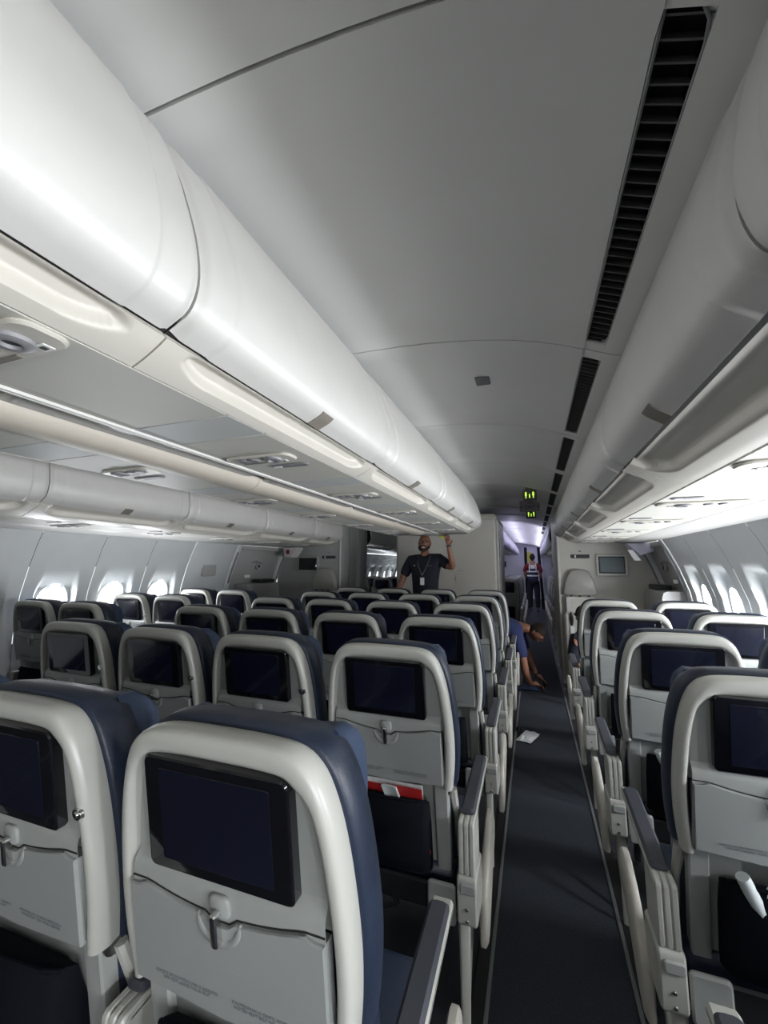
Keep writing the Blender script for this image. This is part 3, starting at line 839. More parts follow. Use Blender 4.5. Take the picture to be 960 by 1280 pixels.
wr = D.objects['wall_right']; wl = D.objects['wall_left']
wall_piece('sidewall_panel', -1, 3.165, 3.86, 0, .05, M['side'], wl)
sxl = lambda x: 2*XC-x
MB().rbox(sxl(wall_x(1.42)+.02), sxl(wall_x(1.42)-.008), 3.40, 3.62, 1.30, 1.50, .03, 'x').build('dummy_window_cover', M['wallg'], wl)
exit_door(-1, 3.87, 5.04, 'door_1')
exit_door(1, 4.23, 5.19, 'door_2')

# ------------------------------------------------------------------ bulkheads and the centre closet
def bulkhead(name, side, xi, yf, yb_, m):
    xo = wall_x(1.0)-.02 if side > 0 else 2*XC-wall_x(1.0)+.02
    lo, hi = min(xi, xo), max(xi, xo)
    o = struct(MB().rbox(lo, hi, yf, yb_, 0, 2.20, .02, 'z', 5, .002).build(name, m))
    return o
bR = bulkhead('wall_bulkhead_right', 1, .765, 5.20, 6.95, M['wall'])
bL = bulkhead('wall_bulkhead_left', -1, -2.245, 5.05, 6.12, M['wallg'])
MB().rbox(.755, .785, 5.188, 5.21, 0, 2.12, .008, 'z').build('corner_trim', M['bin'], bR)
MB().rbox(-2.26, -2.235, 5.035, 5.06, 0, 2.12, .008, 'z').build('corner_trim', M['bin'], bL)
for y in (5.35, 5.75, 6.0):
    MB().box(-2.2452, -2.2435, y, y+.008, .05, 2.1).build('panel_joint', M['dark'], bL)
lav = struct(MB().rbox(-1.505, -.005, 5.45, 6.95, 0, 2.10, .05, 'z', 6, .01).build('wall_centre_closet', M['wall']))
mb = MB(); rr = []
for z, i in ((2.10, .0), (2.15, .01), (2.18, .04), (2.19, .09)):
    rr.append([(-1.505+i, 5.45+i, z), (-.005-i, 5.45+i, z), (-.005-i, 6.95-i, z), (-1.505+i, 6.95-i, z)])
mb.loft(rr).build('closet_cornice', M['wall'], lav)
MB().rbox(-.012, .010, 5.46, 5.50, .02, 2.08, .006, 'z').build('corner_trim', M['bin'], lav)
dr = MB().rbox(-.006, .006, 5.62, 6.25, .03, 2.0, .01, 'x').build('closet_door', M['wall'], lav)
MB().rbox(.004, .012, 5.68, 5.72, 1.55, 1.95, .006, 'x').build('door_slot', M['black'], dr)
MB().rbox(-.60, -.42, 5.442, 5.45, 1.22, 1.30, .004, 'y').build('engraved_notice', M['wall'], lav)
MB().rbox(-.56, -.47, 5.4495-.006, 5.452, 1.36, 1.37, .002, 'y').build('notch', M['wallg'], lav)
for dx, w in ((0, .15), (0, .12), (0, .15)): pass

def jumpseat(x0, x1, yf, label, tagside):
    g = thing('crew_seat', label, 'crew seat')
    w = x1-x0; xc = (x0+x1)/2
    def trap(y, k):
        pts = [(x0+.01, 1.075), (x0+.0, 1.11), (x0+.035, 1.27), (x0+.075, 1.355), (x0+.11, 1.385), (xc, 1.40), (x1-.11, 1.385), (x1-.075, 1.355), (x1-.035, 1.27), (x1, 1.11), (x1-.01, 1.075)]
        return [(xc+(x-xc)*k, y, 1.23+(z-1.23)*k) for x, z in pts]
    MB().loft([trap(yf, 1), trap(yf-.03, 1), trap(yf-.055, .97), trap(yf-.065, .88)]).build('headrest', M['jump'], g, angle=60)
    MB().rbox(x0+.02, x1-.03, yf-.06, yf, .52, 1.06, .02, 'y').build('backrest', M['wall'], g)
    MB().rbox(x0+.03, x0+.11, yf-.075, yf-.06, .88, 1.05, .01, 'y').build('harness_guide', M['bin'], g)
    MB().rbox(x0+.0, x1-.05, yf-.13, yf-.06, .12, .86, .03, 'y', 5, .015).build('folded_seat', M['wall'], g)
    for dx in (.07, .17, .27): MB().rbox(x0+dx, x0+dx+.035, yf-.068, yf-.058, 1.062, 1.078, .004, 'y').build('strap_slot', M['black'], g)
    e = MB(); rr = []
    for k, y in ((1, yf-.13), (1, yf-.142), (.8, yf-.147)):
        rr.append([(x0+.075+.022*k*math.cos(t), y, .80+.085*k*math.sin(t)) for t in [2*math.pi*i/20 for i in range(20)]])
    e.loft(rr).build('black_buckle_cover', M['black'], g)
    MB().rbox(x0+.055, x0+.10, yf-.145, yf-.13, .56, .71, .004, 'y').build('instruction_tag', M['paper'], g)
    return g
jumpseat(.80, 1.19, 5.195, 'grey crew jump seat folded on the right bulkhead beside the aisle', 1)
jumpseat(-2.69, -2.275, 5.045, 'dark grey crew jump seat on the left bulkhead below the slot panel', -1)
def monitor(x0, x1, z0, z1, yf, label, fr, sc):
    g = thing('wall_monitor', label, 'monitor')
    MB().rbox(x0, x1, yf-.03, yf-.001, z0, z1, .012, 'y').build('frame', fr, g)
    b = MB().rbox(x0+.028, x1-.028, yf-.036, yf-.02, z0+.028, z1-.028, .006, 'y').build('screen_bezel', M['bezel'], g)
    MB().rbox(x0+.04, x1-.04, yf-.038, yf-.03, z0+.045, z1-.038, .003, 'y').build('screen', sc, b)
    return g
M['greyscreen'] = mat('grey_idle_screen', (.10, .13, .14), .25)
monitor(1.196, 1.538, 1.319, 1.582, 5.2, 'small framed monitor on the right bulkhead with grey-blue screen', M['bin'], M['greyscreen'])
monitor(-2.96, -2.60, 1.335, 1.575, 5.05, 'black monitor on the left bulkhead beside the crew seat', M['wallg'], M['bezel'])
for x0, x1, yf, s in ((.913, 1.129, 5.2, 'right'), (-2.55, -2.325, 5.05, 'left')):
    g = thing('indicator_panel', f'narrow black indicator slot above the {s} crew seat', 'indicator panel')
    MB().rbox(x0, x1, yf-.008, yf-.0005, 1.535, 1.58, .004, 'y').build('strip', M['black'], g)
    MB().rbox(x0+.045, x0+.060, yf-.011, yf-.006, 1.542, 1.574, .002, 'y').build('indicator_mark', M['paper'], g)
    MB().rbox((x0+x1)/2-.016, (x0+x1)/2+.016, yf-.010, yf-.0005, 1.612, 1.632, .008, 'y').build('sensor_knob', M['grey'], g)
# exit sign over the right door
g = thing('door_exit_sign', 'wedge-shaped exit sign box under the bins beside the right bulkhead monitor', 'exit sign')
MB().loft([[(1.47, y, 1.695), (1.75, y, 1.695), (1.73, y, 1.60), (1.60, y, 1.56)] for y in (4.78, 4.98)]).build('sign_body', M['lilac'], g)
MB().loft([[(1.47, y, 1.62), (1.52, y, 1.62), (1.60, y, 1.50), (1.53, y, 1.50)] for y in (4.755, 4.775)]).build('sign_face', M['paper'], g)
g = thing('door_exit_sign', 'pale exit sign box under the bins beside the left exit door', 'exit sign')
MB().loft([[(-3.03, y, 1.695), (-2.80, y, 1.695), (-2.90, y, 1.55), (-3.00, y, 1.56)] for y in (4.72, 4.92)]).build('sign_body', M['bin'], g)
MB().box(-2.97, -2.92, 4.712, 4.72, 1.60, 1.66).build('sign_mark', M['redc'], g)

# ceiling signs in the aisle
def hung_sign(x, y, z, w, h, label, kind, plate):
    g = thing('ceiling_sign', label, 'sign', (x, y, z))
    p = MB().rbox(-w/2, w/2, -.012, .012, -h/2, h/2, .014, 'y', 4, .004).build('plate', plate, g)
    MB().rbox(-w*.3, w*.3, -.008, .008, h/2-.004, h/2+.05, .004, 'y').build('bracket', M['grey'], g)
    if kind == 'wc':
        q = MB().rbox(-w*.38, w*.38, -.0145, -.010, -h*.33, h*.33, .004, 'y').build('backlit_field', M['signg'], p)
        f = MB()
        for cx, hh in ((-.26*w, 1.0), (.26*w, 1.0)):
            f.disc((cx, -.0147, h*.20), h*.075, 12, 'y', -.002)
            f.box(cx-w*.065, cx+w*.065, -.0167, -.0147, -h*.05, h*.11); f.box(cx-w*.03, cx+w*.03, -.0167, -.0147, -h*.28, -h*.03)
        f.box(-w*.035, w*.035, -.0167, -.0147, -h*.25, -h*.02); f.disc((0, -.0147, h*.05), h*.05, 10, 'y', -.002)
        f.build('pictogram', M['green'], p)
    else:
        lettering('EXIT', h*.46, M['exitink'], (0, -.0135, -h*.12), (math.pi/2, 0, 0), p)
        lettering('SAÍDA', h*.20, M['exitink'], (0, -.0135, h*.27), (math.pi/2, 0, 0), p)
        for s_ in (-1, 1):
            MB().add([(s_*w*.46, -.0135, -h*.12), (s_*w*.38, -.0135, -h*.02), (s_*w*.38, -.0135, -h*.22), (s_*w*.46, -.012, -h*.12), (s_*w*.38, -.012, -h*.02), (s_*w*.38, -.012, -h*.22)], [(0, 1, 2), (3, 5, 4), (0, 3, 4, 1), (1, 4, 5, 2), (2, 5, 3, 0)]).build('arrow', M['exitink'], p)
hung_sign(.455, 4.44, 2.25, .155, .13, 'lit green lavatory pictogram sign, upper of the two in the aisle ceiling', 'wc', M['signg'])
hung_sign(.450, 5.33, 2.245, .26, .15, 'grey exit sign with dark letters between the green pictogram signs', 'exit', M['purple'])
hung_sign(.464, 6.37, 2.25, .15, .13, 'lit green lavatory pictogram sign, lower and farther of the two', 'wc', M['signg'])

# ------------------------------------------------------------------ far cabin
def far_wall(side):
    nm = 'trim_3' if side > 0 else 'trim_4'
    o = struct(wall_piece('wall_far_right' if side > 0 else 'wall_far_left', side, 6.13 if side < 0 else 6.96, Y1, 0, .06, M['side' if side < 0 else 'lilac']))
    return o
fr_ = far_wall(1)
fl_ = struct(MB().loft([[(sxl(wall_x(z)+.08), y, z) for z in ZN] + [(sxl(wall_x(z)+.12), y, z) for z in reversed(ZN)] for y in (12.0, Y1)]).build('wall_far_left', M['side']))
for k in range(11):
    yc = 6.40 + .533*k
    e0, e1 = yc-.2655, yc+.2655; NY, NZ = 16, 36
    yl = [e0+(e1-e0)*j/NY for j in range(NY+1)]; zl = [1.70*(1-j/NZ) for j in range(NZ+1)]
    vs = [(sxl(wall_x(z) + .05*ss((.165-abs(y-yc))/.035)*ss((1.43-z)/.05)*ss((z-.72)/.06)), y, z) for z in zl for y in yl]
    fs = [(j*(NY+1)+i, j*(NY+1)+i+1, (j+1)*(NY+1)+i+1, (j+1)*(NY+1)+i) for j in range(NZ) for i in range(NY)
          if (((yl[i]+yl[i+1])/2-yc)/.118)**2 + (abs((zl[j]+zl[j+1])/2-1.10)/.168)**2 >= 1]
    MB().add(vs, fs).build('sidewall_panel', M['side'], fl_)
flat('seat_rail_cover', -.5, -.49, 7.0, 12, .01, M['track'], fl)
for k in range(5):
    y0 = 7.0+2.3*k
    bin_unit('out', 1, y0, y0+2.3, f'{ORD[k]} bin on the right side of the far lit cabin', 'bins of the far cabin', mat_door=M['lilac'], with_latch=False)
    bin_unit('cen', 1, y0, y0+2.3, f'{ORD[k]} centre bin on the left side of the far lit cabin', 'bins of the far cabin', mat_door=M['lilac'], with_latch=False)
for k in range(3):
    bin_unit('out', -1, 6.2+1.6*k, 7.8+1.6*k, f'{ORD[k]} left bin seen through the gap beside the centre wall', 'bins of the far cabin')
for x0, x1 in ((XC-.44, -.255), (.988, 1.66)):
    MB().rbox(x0, x1, 6.97, Y1-.1, 1.722 if x0 > 0 else 1.8195, 1.75 if x0 > 0 else 1.84, .004, 'y').build('far_service_panel', M['psu'], ceiling)
MB().rbox(2*XC-1.70, 2*XC-.988, 6.13, 11.9, 1.722, 1.75, .004, 'y').build('far_service_panel', M['psu'], ceiling)
# cove lamps on top of the bins
for k, (x, sd) in enumerate(((-.26, 'left'), (.84, 'right'))):
    tag(MB().rbox(x-.02, x+.02, 7.6, 18.3, 2.245, 2.265, .006, 'y').build('cove_lamp_strip', M['glow']), f'glowing violet-white cove light along the {sd} bins of the far cabin', 'cove light')
# partition with lilac walls before the galley
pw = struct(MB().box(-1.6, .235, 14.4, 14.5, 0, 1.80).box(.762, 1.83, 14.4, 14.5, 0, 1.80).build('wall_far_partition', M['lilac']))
for x in (-.45, 1.08): MB().rbox(x-.03, x+.03, 14.385, 14.4, 1.38, 1.58, .01, 'y').build('wall_handset', M['black'], pw)
rw = struct(MB().box(XC-2.55, XC+2.55, Y0-.08, Y0, 0, 2.45).build('wall_rear_light_block', M['wall']))  # unseen wall, added to block light from the open rear; the cabin runs on
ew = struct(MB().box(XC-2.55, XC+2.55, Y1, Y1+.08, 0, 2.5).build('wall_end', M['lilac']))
MB().rbox(.10, .40, Y1-.02, Y1+.01, 1.62, 2.02, .01, 'y').build('galley_panel', M['yel'], ew)
# dark curtains at the partition
def curtain(x, dx, label):
    mb = MB(); rr = []
    for k in range(9):
        z = .02 + 2.03*k/8; sl = dx*(1-k/8)
        rr.append([(x+sl-.045, 14.3, z), (x+sl-.02, 14.26, z), (x+sl, 14.30, z), (x+sl+.02, 14.26, z), (x+sl+.045, 14.3, z), (x+sl+.045, 14.34, z), (x+sl-.045, 14.34, z)])
    return tag(mb.loft(rr).build('galley_curtain', M['shirt']), label, 'curtain')
curtain(.23, .0, 'dark folded curtain on the left of the far galley opening')
curtain(.64, .09, 'dark folded curtain leaning beside the worker in the far aisle')

# ------------------------------------------------------------------ people
def skin(name, chains, m, parent, sub=1, root=0):
    """chains: lists of (x,y,z,r[,r2]); a chain whose first item is an int starts from that existing vertex"""
    vs, es, rs = [], [], []
    for ch in chains:
        prev = None
        for it in ch:
            if isinstance(it, int): prev = it; continue
            vs.append(it[:3]); rs.append((it[3], it[4] if len(it) > 4 else it[3]))
            if prev is not None: es.append((prev, len(vs)-1))
            prev = len(vs)-1
    me = D.meshes.new(name); me.from_pydata(vs, es, []); me.update()
    o = D.objects.new(name, me); COL.objects.link(o)
    if parent: o.parent = parent
    sk = o.modifiers.new('skin', 'SKIN'); sk.use_smooth_shade = True
    if not me.skin_vertices: 
        pass
    lay = me.skin_vertices[0].data if me.skin_vertices else None
    if lay is None:
        bpy.context.view_layer.objects.active = o; bpy.ops.mesh.customdata_skin_add(); lay = me.skin_vertices[0].data
    for i, r in enumerate(rs): lay[i].radius = r; lay[i].use_root = (i == root)
    s2 = o.modifiers.new('sub', 'SUBSURF'); s2.levels = sub; s2.render_levels = sub
    dg = bpy.context.evaluated_depsgraph_get()
    em = D.meshes.new_from_object(o.evaluated_get(dg))
    o.modifiers.clear(); o.data = em; D.meshes.remove(me)
    em.materials.clear(); em.materials.append(m)
    em.polygons.foreach_set('use_smooth', [True]*len(em.polygons))
    return o
def hand_chains(wrist_idx, w, d, side, s=1.0, spread=Vector((0, 0, 0)), thumb=Vector((1, 0, 0)), curl=Vector((0, 0, 0))):
    """fingers from a wrist at w along unit vector d; across = spread axis"""
    w = Vector(w); d = Vector(d).normalized(); a = Vector(thumb).normalized(); c = Vector(curl)
    palm = w + d*.055*s
    ch = [[wrist_idx, (*palm, .030*s, .016*s)]]
    out = ch; palm_i = None
    return palm, d, a, c
def man_hand(name, w, d, across, curl, m, parent, s=1.0, gl=None):
    """separate continuous hand: palm with four fingers and a thumb, joined at the wrist"""
    w = Vector(w); d = Vector(d).normalized(); a = Vector(across).normalized(); c = Vector(curl).normalized()
    def P(v, r): return (v.x, v.y, v.z, r)
    chains = [[P(w, .026*s), P(w+d*.045*s, .034*s), P(w+d*.080*s, .034*s)]]
    for k, (off, L) in enumerate(((-.030, .062), (-.010, .072), (.010, .068), (.029, .052))):
        b = w + d*.082*s + a*off*s
        chains.append([2, P(b, .0105*s), P(b+d*L*.5*s+c*.006*s, .0098*s), P(b+d*L*.85*s+c*.026*s, .009*s), P(b+d*L*s+c*.048*s, .008*s)])
    t = w + d*.030*s - a*.034*s
    chains.append([1, P(t, .013*s), P(t+(d*.6-a*.6)*.03*s, .011*s), P(t+(d*.9-a*.45)*.055*s+c*.01, .009*s)])
    return skin(name, chains, m, parent, 1)
def head(parent, c, m, face, tilt=0, beard=None, hairm=None, glasses=False, cap=0.0, s=1.0):
    """face: direction angle about z (0 = looking to -y); tilt: pitch forward"""
    Mx = Matrix.Translation(Vector(c)) @ Matrix.Rotation(face, 4, 'Z') @ Matrix.Rotation(tilt, 4, 'X')
    def place(mb): return mb.xf(lambda v: Mx @ (v*s))
    def shape(p):
        x, y, z = p
        if z < 0: x *= 1-.22*z*z-.10*(-z); y = y*(1-.15*z*z)
        if y < 0 and z < -.15: y *= .96
        if y < 0: y = y*(1-.06*abs(z))
        return [x, y, z]
    h = place(MB().ell((0, 0, 0), .078, .097, .122, 24, 18, shape)).build('head', m, parent, angle=80)
    # nose, ears, eyes, mouth
    place(MB().tube([(0, -.088, .022), (0, -.100, .0), (0, -.113, -.020), (0, -.098, -.030)], [.008, .010, .014, .010], 8)).build('nose', m, h, angle=80)
    for s_ in (-1, 1):
        place(MB().ell((s_*.079, .008, -.002), .009, .018, .030, 10, 8)).build('ear', m, h, angle=80)
        place(MB().ell((s_*.029, -.086, .014), .0125, .006, .007, 10, 6)).build('eye', M['white'], h)
        place(MB().ell((s_*.029, -.0915, .014), .005, .003, .005, 8, 6)).build('iris', M['black'], h)
    place(MB().ell((0, -.086, -.057), .026, .008, .008, 12, 6)).build('mouth', M['white'] if beard else M['skin2'], h)
    if beard:
        def bs(p): return [p[0], min(p[1], .25), p[2]]
        q = MB()
        q.tube([(-.045, -.072, -.045), (-.026, -.092, -.040), (0, -.100, -.038), (.026, -.092, -.040), (.045, -.072, -.045)], [.006, .008, .008, .008, .006], 8)
        q.tube([(-.072, -.01, -.030), (-.066, -.045, -.060), (-.042, -.074, -.088), (0, -.090, -.098), (.042, -.074, -.088), (.066, -.045, -.060), (.072, -.01, -.030)], [.008, .012, .017, .022, .017, .012, .008], 8)
        place(q).build('beard', hairm, h, angle=80)
    if glasses:
        q = MB()
        for s_ in (-1, 1):
            q.tube([(s_*.032+.024*math.cos(t), -.100-.0, .014+.017*math.sin(t)) for t in [2*math.pi*i/16 for i in range(17)]], .0022, 6)
            q.tube([(s_*.056, -.098, .018), (s_*.078, -.02, .016), (s_*.080, .01, .01)], .002, 6)
        q.tube([(-.009, -.101, .016), (.009, -.101, .016)], .002, 6)
        place(q).build('spectacles', M['glass'], h)
    if cap:
        def hs(p):
            x, y, z = shape(p)
            return [x*1.05, y*1.05+.02, max(z, -.25 + (.55 if y < -.2 else 0) + (0 if y > .1 else .15))*1.05 if z < 0 or y < -.2 else z*1.04]
        place(MB().ell((0, 0, .001), .078, .097, .122, 24, 18, hs)).build('hair', hairm, h, angle=80)
    return h

# standing man behind the last centre row
px_, py_ = -.92, 4.95
g = thing('person', 'smiling man in dark t-shirt, glasses and lanyard standing behind the centre seats, arm raised', 'person', (px_, py_, 0)); g.scale = (1.0, 1.0, .985)
skin('body', [
    [(0, 0, .98, .15, .11), (0, 0, 1.20, .15, .11), (0, 0, 1.42, .16, .11), (0, .0, 1.56, .085, .07), (0, -.01, 1.63, .058), (0, -.01, 1.70, .055)],
    [2, (-.20, .0, 1.52, .062), (-.29, -.01, 1.36, .052), (-.33, -.06, 1.20, .043), (-.35, -.17, 1.13, .030), (-.355, -.22, 1.13, .026)],
    [2, (.20, .0, 1.54, .062), (.31, -.04, 1.46, .055), (.40, -.10, 1.44, .046), (.385, -.16, 1.56, .040), (.365, -.20, 1.68, .029), (.362, -.205, 1.72, .027)],
    [0, (-.10, 0, .86, .095), (-.12, 0, .50, .07), (-.12, .02, .10, .05), (-.12, -.10, .05, .045)],
    [0, (.10, 0, .86, .095), (.12, 0, .50, .07), (.12, .02, .10, .05), (.12, -.10, .05, .045)]], M['skin'], g, 2)
skin('shirt', [
    [(0, 0, .92, .185, .135), (0, 0, 1.10, .19, .145), (0, -.01, 1.32, .20, .14), (0, 0, 1.48, .175, .11), (0, 0, 1.58, .085, .075)],
    [3, (-.20, 0, 1.53, .085), (-.27, -.01, 1.38, .078), (-.30, -.02, 1.30, .070)],
    [3, (.20, 0, 1.55, .085), (.29, -.03, 1.48, .078), (.345, -.06, 1.46, .070)]], M['shirt'], g, 2)
skin('trousers', [[(0, 0, .95, .17, .125), (-.10, 0, .80, .11), (-.12, 0, .50, .088), (-.12, .02, .12, .07)], [0, (.10, 0, .80, .11), (.12, 0, .50, .088), (.12, .02, .12, .07)]], M['shirt'], g, 1)
head(g, (0, -.02, 1.765), M['skin'], 0, 0, True, M['hair'], True, s=1.04)
man_hand('hand', (-.355, -.22, 1.13), (0, -1, -.15), (1, 0, 0), (0, -.1, -1), M['skin'], g)
man_hand('hand', (.362, -.205, 1.72), (-.12, -.05, 1), (-1, 0, 0), (-.3, -1, .1), M['skin'], g)
MB().tube([(.362+.034*math.cos(t), -.205+.030*math.sin(t), 1.715) for t in [2*math.pi*i/16 for i in range(17)]], .007, 6).build('wristwatch', M['black'], g)
lan = MB().tube([(-.075, -.075, 1.60), (-.07, -.145, 1.48), (-.02, -.165, 1.37), (.0, -.168, 1.33)], .0045, 6).tube([(.085, -.07, 1.60), (.07, -.145, 1.48), (.02, -.165, 1.37), (.0, -.168, 1.33)], .0045, 6).build('lanyard', M['steel'], g)
MB().rbox(-.028, .028, -.178, -.170, 1.20, 1.30, .006, 'y').build('badge', M['paper'], lan)
MB().disc((-.11, -.150, 1.46), .008, 10, 'y', -.004).build('pin', M['chrome'], g)
MB().rbox(.05, .13, -.149, -.145, 1.455, 1.463, .003, 'y').build('chest_print', M['grey'], g)
cl = tag(MB().loft([[(-.63+dx*.6, 4.715+dy, 1.80+dz) for dx, dy, dz in ((-.05, 0, .0), (0, .01, .03), (.05, 0, .04), (.06, .012, 0), (0, .02, -.03))], [(-.63+dx, 4.725+dy, 1.82+dz) for dx, dy, dz in ((-.07, .01, .01), (0, .02, .05), (.05, .01, .04), (.06, .02, .01), (0, .03, -.02))]]).build('cleaning_cloth', M['yel']), 'yellow-green cloth pinched in the raised hand of the standing man', 'cloth')

# man bending into the aisle
g = thing('person', 'man in blue shirt bending down into the right aisle, head lowered', 'person', (.06, 4.86, 0))
skin('body', [
    [(-.28, .10, .62, .13, .12), (-.08, .06, .70, .14, .12), (.10, .02, .70, .14, .11), (.22, -.01, .70, .07), (.30, -.02, .69, .058), (.34, -.02, .68, .055)],
    [2, (.17, -.16, .62, .062), (.24, -.24, .42, .052), (.27, -.26, .23, .044), (.31, -.16, .10, .032), (.33, -.10, .075, .026)],
    [2, (.17, .17, .62, .062), (.25, .24, .42, .050), (.32, .22, .24, .042), (.38, .16, .12, .030)],
    [0, (-.10, -.02, .48, .095), (.12, -.06, .46, .075), (.06, -.04, .26, .06), (.0, -.02, .07, .045)],
    [0, (-.20, .20, .48, .095), (.02, .22, .40, .075), (-.08, .20, .20, .06), (-.15, .2, .06, .045)]], M['skin2'], g, 2)
skin('shirt', [
    [(-.30, .10, .60, .16, .15), (-.08, .06, .70, .175, .145), (.10, .02, .70, .165, .14), (.22, -.01, .70, .085)],
    [2, (.17, -.16, .62, .092), (.225, -.225, .47, .082), (.245, -.245, .36, .074)],
    [2, (.17, .17, .62, .09), (.24, .23, .46, .078), (.27, .24, .38, .07)]], M['shirt2'], g, 2)
skin('trousers', [[(-.30, .10, .56, .15), (-.08, -.02, .49, .115), (.12, -.06, .46, .09), (.06, -.04, .28, .075), (.01, -.02, .12, .06)],
    [0, (-.20, .20, .50, .115), (.02, .22, .41, .09), (-.08, .20, .20, .07), (-.14, .2, .10, .06)]], M['shirt'], g, 1)
hd = head(g, (.415, -.02, .655), M['skin2'], R(62), R(50), False, M['hair'], False, cap=1)
man_hand('hand', (.33, -.10, .075), (.8, .5, -.15), (-.5, .8, 0), (0, 0, -1), M['skin2'], g, .95)
man_hand('hand', (.38, .16, .12), (.8, .2, -.6), (-.3, .9, 0), (0, 0, -1), M['skin2'], g, .95)
def shoe(x, y, z, ang, parent, m):
    q = MB(); rr = []
    for t, w, h in ((-.09, .030, .05), (-.06, .038, .085), (0, .040, .080), (.07, .046, .055), (.13, .046, .042), (.165, .034, .032), (.178, .016, .02)):
        rr.append([(t, -w, 0), (t, -w, h*.6), (t, -w*.5, h), (t, w*.5, h), (t, w, h*.6), (t, w, 0)])
    q.loft(rr); Mx = Matrix.Translation((x, y, z)) @ Matrix.Rotation(ang, 4, 'Z'); q.xf(lambda v: Mx @ v)
    return q.build('shoe', m, parent, angle=60)
shoe(.02, -.03, .006, R(8), g, M['navy']); shoe(-.14, .2, .006, 0, g, M['navy'])
g2 = tag(MB().loft([[(.33+a, 4.72+b, .008+c) for a, b, c in ((-.10, -.04, 0), (-.02, -.05, .02), (.12, -.03, .01), (.16, 0, 0))], [(.33+a, 4.80+b, .008+c) for a, b, c in ((-.10, -.03, .02), (-.02, -.03, .055), (.12, -.02, .045), (.17, 0, .012))], [(.33+a, 4.88+b, .008+c) for a, b, c in ((-.09, -.03, 0), (0, -.03, .02), (.10, -.02, .015), (.15, 0, 0))]]).build('dark_cloth', M['navy2']), 'dark blue cloth on the floor under the bending man\'s hand', 'cloth')

# crouching person behind the far right aisle seat
g = thing('person', 'dark-haired person in black crouching behind the farthest right aisle seat', 'person', (1.02, 4.62, 0))
skin('body', [[(.10, .05, .32, .13, .12), (.04, .0, .52, .14, .11), (0, -.02, .68, .10, .08), (-.03, -.04, .78, .055)],
    [2, (-.14, -.04, .64, .06), (-.19, -.14, .46, .05), (-.12, -.26, .36, .035), (-.09, -.30, .35, .028)], [2, (.14, .0, .64, .06), (.20, -.12, .46, .05), (.12, -.24, .36, .035)],
    [0, (-.02, -.22, .36, .09), (0, -.10, .12, .06), (0, -.06, .06, .05)], [0, (.22, -.18, .36, .09), (.2, -.05, .12, .06), (.2, 0, .06, .05)]], M['skin2'], g, 2)
skin('jacket', [[(.10, .05, .30, .15, .14), (.04, .0, .52, .165, .135), (0, -.02, .69, .13, .10)],
    [2, (-.14, -.04, .64, .085), (-.19, -.14, .46, .07), (-.14, -.23, .38, .05)], [2, (.14, .0, .64, .085), (.20, -.12, .46, .07), (.14, -.22, .38, .05)]], M['shirt'], g, 2)
skin('trousers', [[(.10, .05, .30, .14), (-.02, -.22, .36, .10), (0, -.10, .14, .07)], [0, (.22, -.18, .36, .10), (.2, -.05, .14, .07)]], M['shirt'], g, 1)
head(g, (-.05, -.06, .885), M['skin2'], R(-50), R(25), False, M['hair'], False, cap=1)
man_hand('hand', (-.09, -.30, .35), (.6, -.6, -.3), (.6, .6, 0), (0, 0, -1), M['skin2'], g, .9)
shoe(0, -.10, .006, R(-90), g, M['black']); shoe(.2, -.04, .006, R(-90), g, M['black'])

# far worker with reflective vest
g = thing('person', 'far worker in dark vest with reflective stripes standing in the lit aisle', 'person', (.44, 13.6, 0))
skin('body', [[(0, 0, 1.0, .10, .07), (0, 0, 1.25, .12, .08), (0, 0, 1.45, .14, .09), (0, 0, 1.56, .055), (0, 0, 1.62, .055)],
    [2, (-.20, 0, 1.42, .06), (-.24, -.02, 1.2, .05), (-.22, .10, 1.06, .04), (-.2, .2, 1.06, .03)], [2, (.20, 0, 1.42, .06), (.24, .02, 1.2, .05), (.22, .10, 1.06, .04), (.2, .2, 1.06, .03)],
    [0, (-.10, 0, .85, .09), (-.11, 0, .48, .07), (-.11, 0, .10, .05)], [0, (.10, 0, .85, .09), (.11, 0, .48, .07), (.11, 0, .10, .05)]], M['skin2'], g, 1)
skin('red_sleeves', [[(0, 0, 1.30, .13, .09), (0, 0, 1.46, .13, .09)], [1, (-.20, 0, 1.43, .08), (-.25, -.02, 1.2, .07)], [1, (.20, 0, 1.43, .08), (.25, -.02, 1.2, .07)]], M['redc'], g, 1)
skin('vest', [[(0, 0, .86, .16, .12), (0, 0, .98, .175, .13), (0, 0, 1.2, .18, .125), (0, 0, 1.42, .165, .11), (0, 0, 1.52, .09, .07)]], M['vest'], g, 2)
skin('trousers', [[(0, 0, 1.06, .185, .13), (0, 0, .95, .17, .13), (-.10, 0, .82, .11), (-.11, 0, .48, .09), (-.11, 0, .10, .07)], [0, (.10, 0, .82, .11), (.11, 0, .48, .09), (.11, 0, .10, .07)]], M['shirt'], g, 1)
for z in (1.12, 1.25):
    MB().loft([[(.187*math.cos(t), .135*math.sin(t), z+dz) for t in [2*math.pi*i/24 for i in range(24)]] for dz in (-.022, .022)]).build('reflective_band', M['refl'], g)
for x in (-.10, .10): MB().tube([(x*.9, -.085, 1.50), (x, -.130, 1.40), (x, -.137, 1.27)], .016, 6, .5).build('reflective_band', M['refl'], g)
MB().rbox(-.07, .07, -.142, -.130, 1.34, 1.46, .006, 'y').build('back_print', M['refl'], g)
head(g, (0, 0, 1.70), M['hair'], R(180), 0, False, M['hair'], False, cap=1)
shoe(-.11, 0, .006, R(90), g, M['black']); shoe(.11, 0, .006, R(90), g, M['black'])

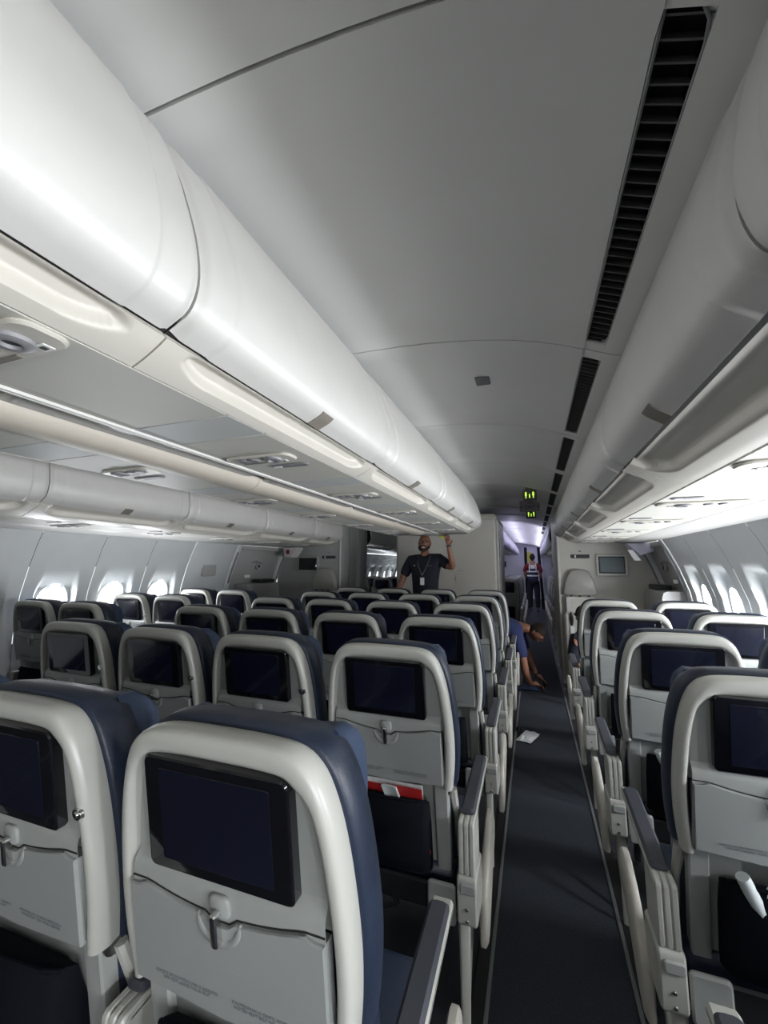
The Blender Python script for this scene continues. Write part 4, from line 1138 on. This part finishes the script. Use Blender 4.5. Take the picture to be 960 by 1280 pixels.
# ------------------------------------------------------------------ small things
def crumpled(name, cx, cy, cz, w, l, h, m, seed, label, cat, rz=0, n=9):
    rnd = random.Random(seed); mb = MB(); vs = []
    for j in range(n):
        for i in range(n):
            vs.append(((i/(n-1)-.5)*w + rnd.uniform(-1, 1)*w*.03, (j/(n-1)-.5)*l + rnd.uniform(-1, 1)*l*.03, h*(.3+.7*rnd.random())*(1 if 0 < i < n-1 and 0 < j < n-1 else .4)))
    k = len(vs); vs += [(x, y, z+.0012) for x, y, z in vs]
    fs = []
    for j in range(n-1):
        for i in range(n-1):
            a = j*n+i; fs += [(a, a+n, a+n+1, a+1), (k+a, k+a+1, k+a+n+1, k+a+n)]
    for i in range(n-1):
        fs += [(i, i+1, k+i+1, k+i), ((n-1)*n+i, k+(n-1)*n+i, k+(n-1)*n+i+1, (n-1)*n+i+1), (i*n, k+i*n, k+(i+1)*n, (i+1)*n), (i*n+n-1, (i+1)*n+n-1, k+(i+1)*n+n-1, k+i*n+n-1)]
    o = mb.add(vs, fs).build(name, m, angle=25); o.location = (cx, cy, cz); o.rotation_euler = (0, 0, rz)
    return tag(o, label, cat)
crumpled('paper_scrap', .365, 3.31, .006, .12, .24, .03, M['paper'], 3, 'white crumpled paper lying on the dark aisle carpet', 'paper scrap', R(-18))
crumpled('dark_scrap', .295, 3.44, .006, .07, .08, .03, M['black'], 5, 'small dark scrap at the left edge of the aisle beside the paper', 'scrap')
SLt = .17
def pocket_item(sx_, sy_, x, z0, z1, w, m, name, label, cat, lean=0, dy=-.012, th=.004, curve=0):
    """flat leaf standing in a seat pocket of the seat at sx_, sy_"""
    mb = MB(); rings = []
    for k in range(7):
        z = z0+(z1-z0)*k/6; xx = x+lean*(z-z0); yy = (1.17-z)*SLt+dy+curve*((z-z0)/(z1-z0))**2
        rings.append([(xx-w/2, yy, z), (xx, yy-curve*.4, z+.0), (xx+w/2, yy, z-.0), (xx+w/2, yy+th, z), (xx, yy+th-curve*.4, z), (xx-w/2, yy+th, z)])
    o = mb.loft(rings).build(name, m); o.location = (sx_, sy_, 0)
    return tag(o, label, cat)
GX, GY = -.028, .79
pocket_item(GX, GY, -.055, .50, .700, .17, M['red'], 'magazine', 'dark red magazine at the left in the pocket of the second-row aisle seat', 'magazine', .10, -.002)
pocket_item(GX, GY, .075, .50, .708, .12, M['red'], 'safety_card', 'bright red card at the right in the pocket of the second-row aisle seat', 'card', -.10, -.008)
pocket_item(GX, GY, .01, .50, .715, .21, M['paper'], 'leaflet', 'pale leaflet behind the red magazine in the second-row pocket', 'leaflet', 0, .006)
pocket_item(GX, GY, .025, .64, .712, .05, M['plastic_film'], 'foil_wrapper', 'silvery crumpled wrapper between the red magazine and card', 'wrapper', -.25, -.020, .012, -.012)
for i, (sx_, sy_, nm) in enumerate(((1.007, .715, 'nearest right aisle seat'), (1.007, 1.435, 'second right aisle seat'), (1.007, 2.28, 'third right aisle seat'))):
    tube = MB().tube([(-.10, .055, .700), (-.085, .06, .665), (-.060, .07, .61), (-.045, .08, .57)], [.015, .017, .018, .015], 10)
    o = tube.build('white_bottle', M['plastic_film']); o.location = (sx_, sy_, 0); tag(o, f'white bottle leaning in the pocket of the {nm}', 'bottle')
    pocket_item(sx_, sy_, .035, .52, .715, .15, M['paper'], 'leaflet', f'pale blue-grey leaflet in the pocket of the {nm}', 'leaflet', .05, -.004)
    pocket_item(sx_, sy_, -.02, .62, .692, .10, M['plastic_film'], 'clear_bag', f'clear plastic wrapper in the pocket of the {nm}', 'wrapper', .3, -.030, .015, -.008)
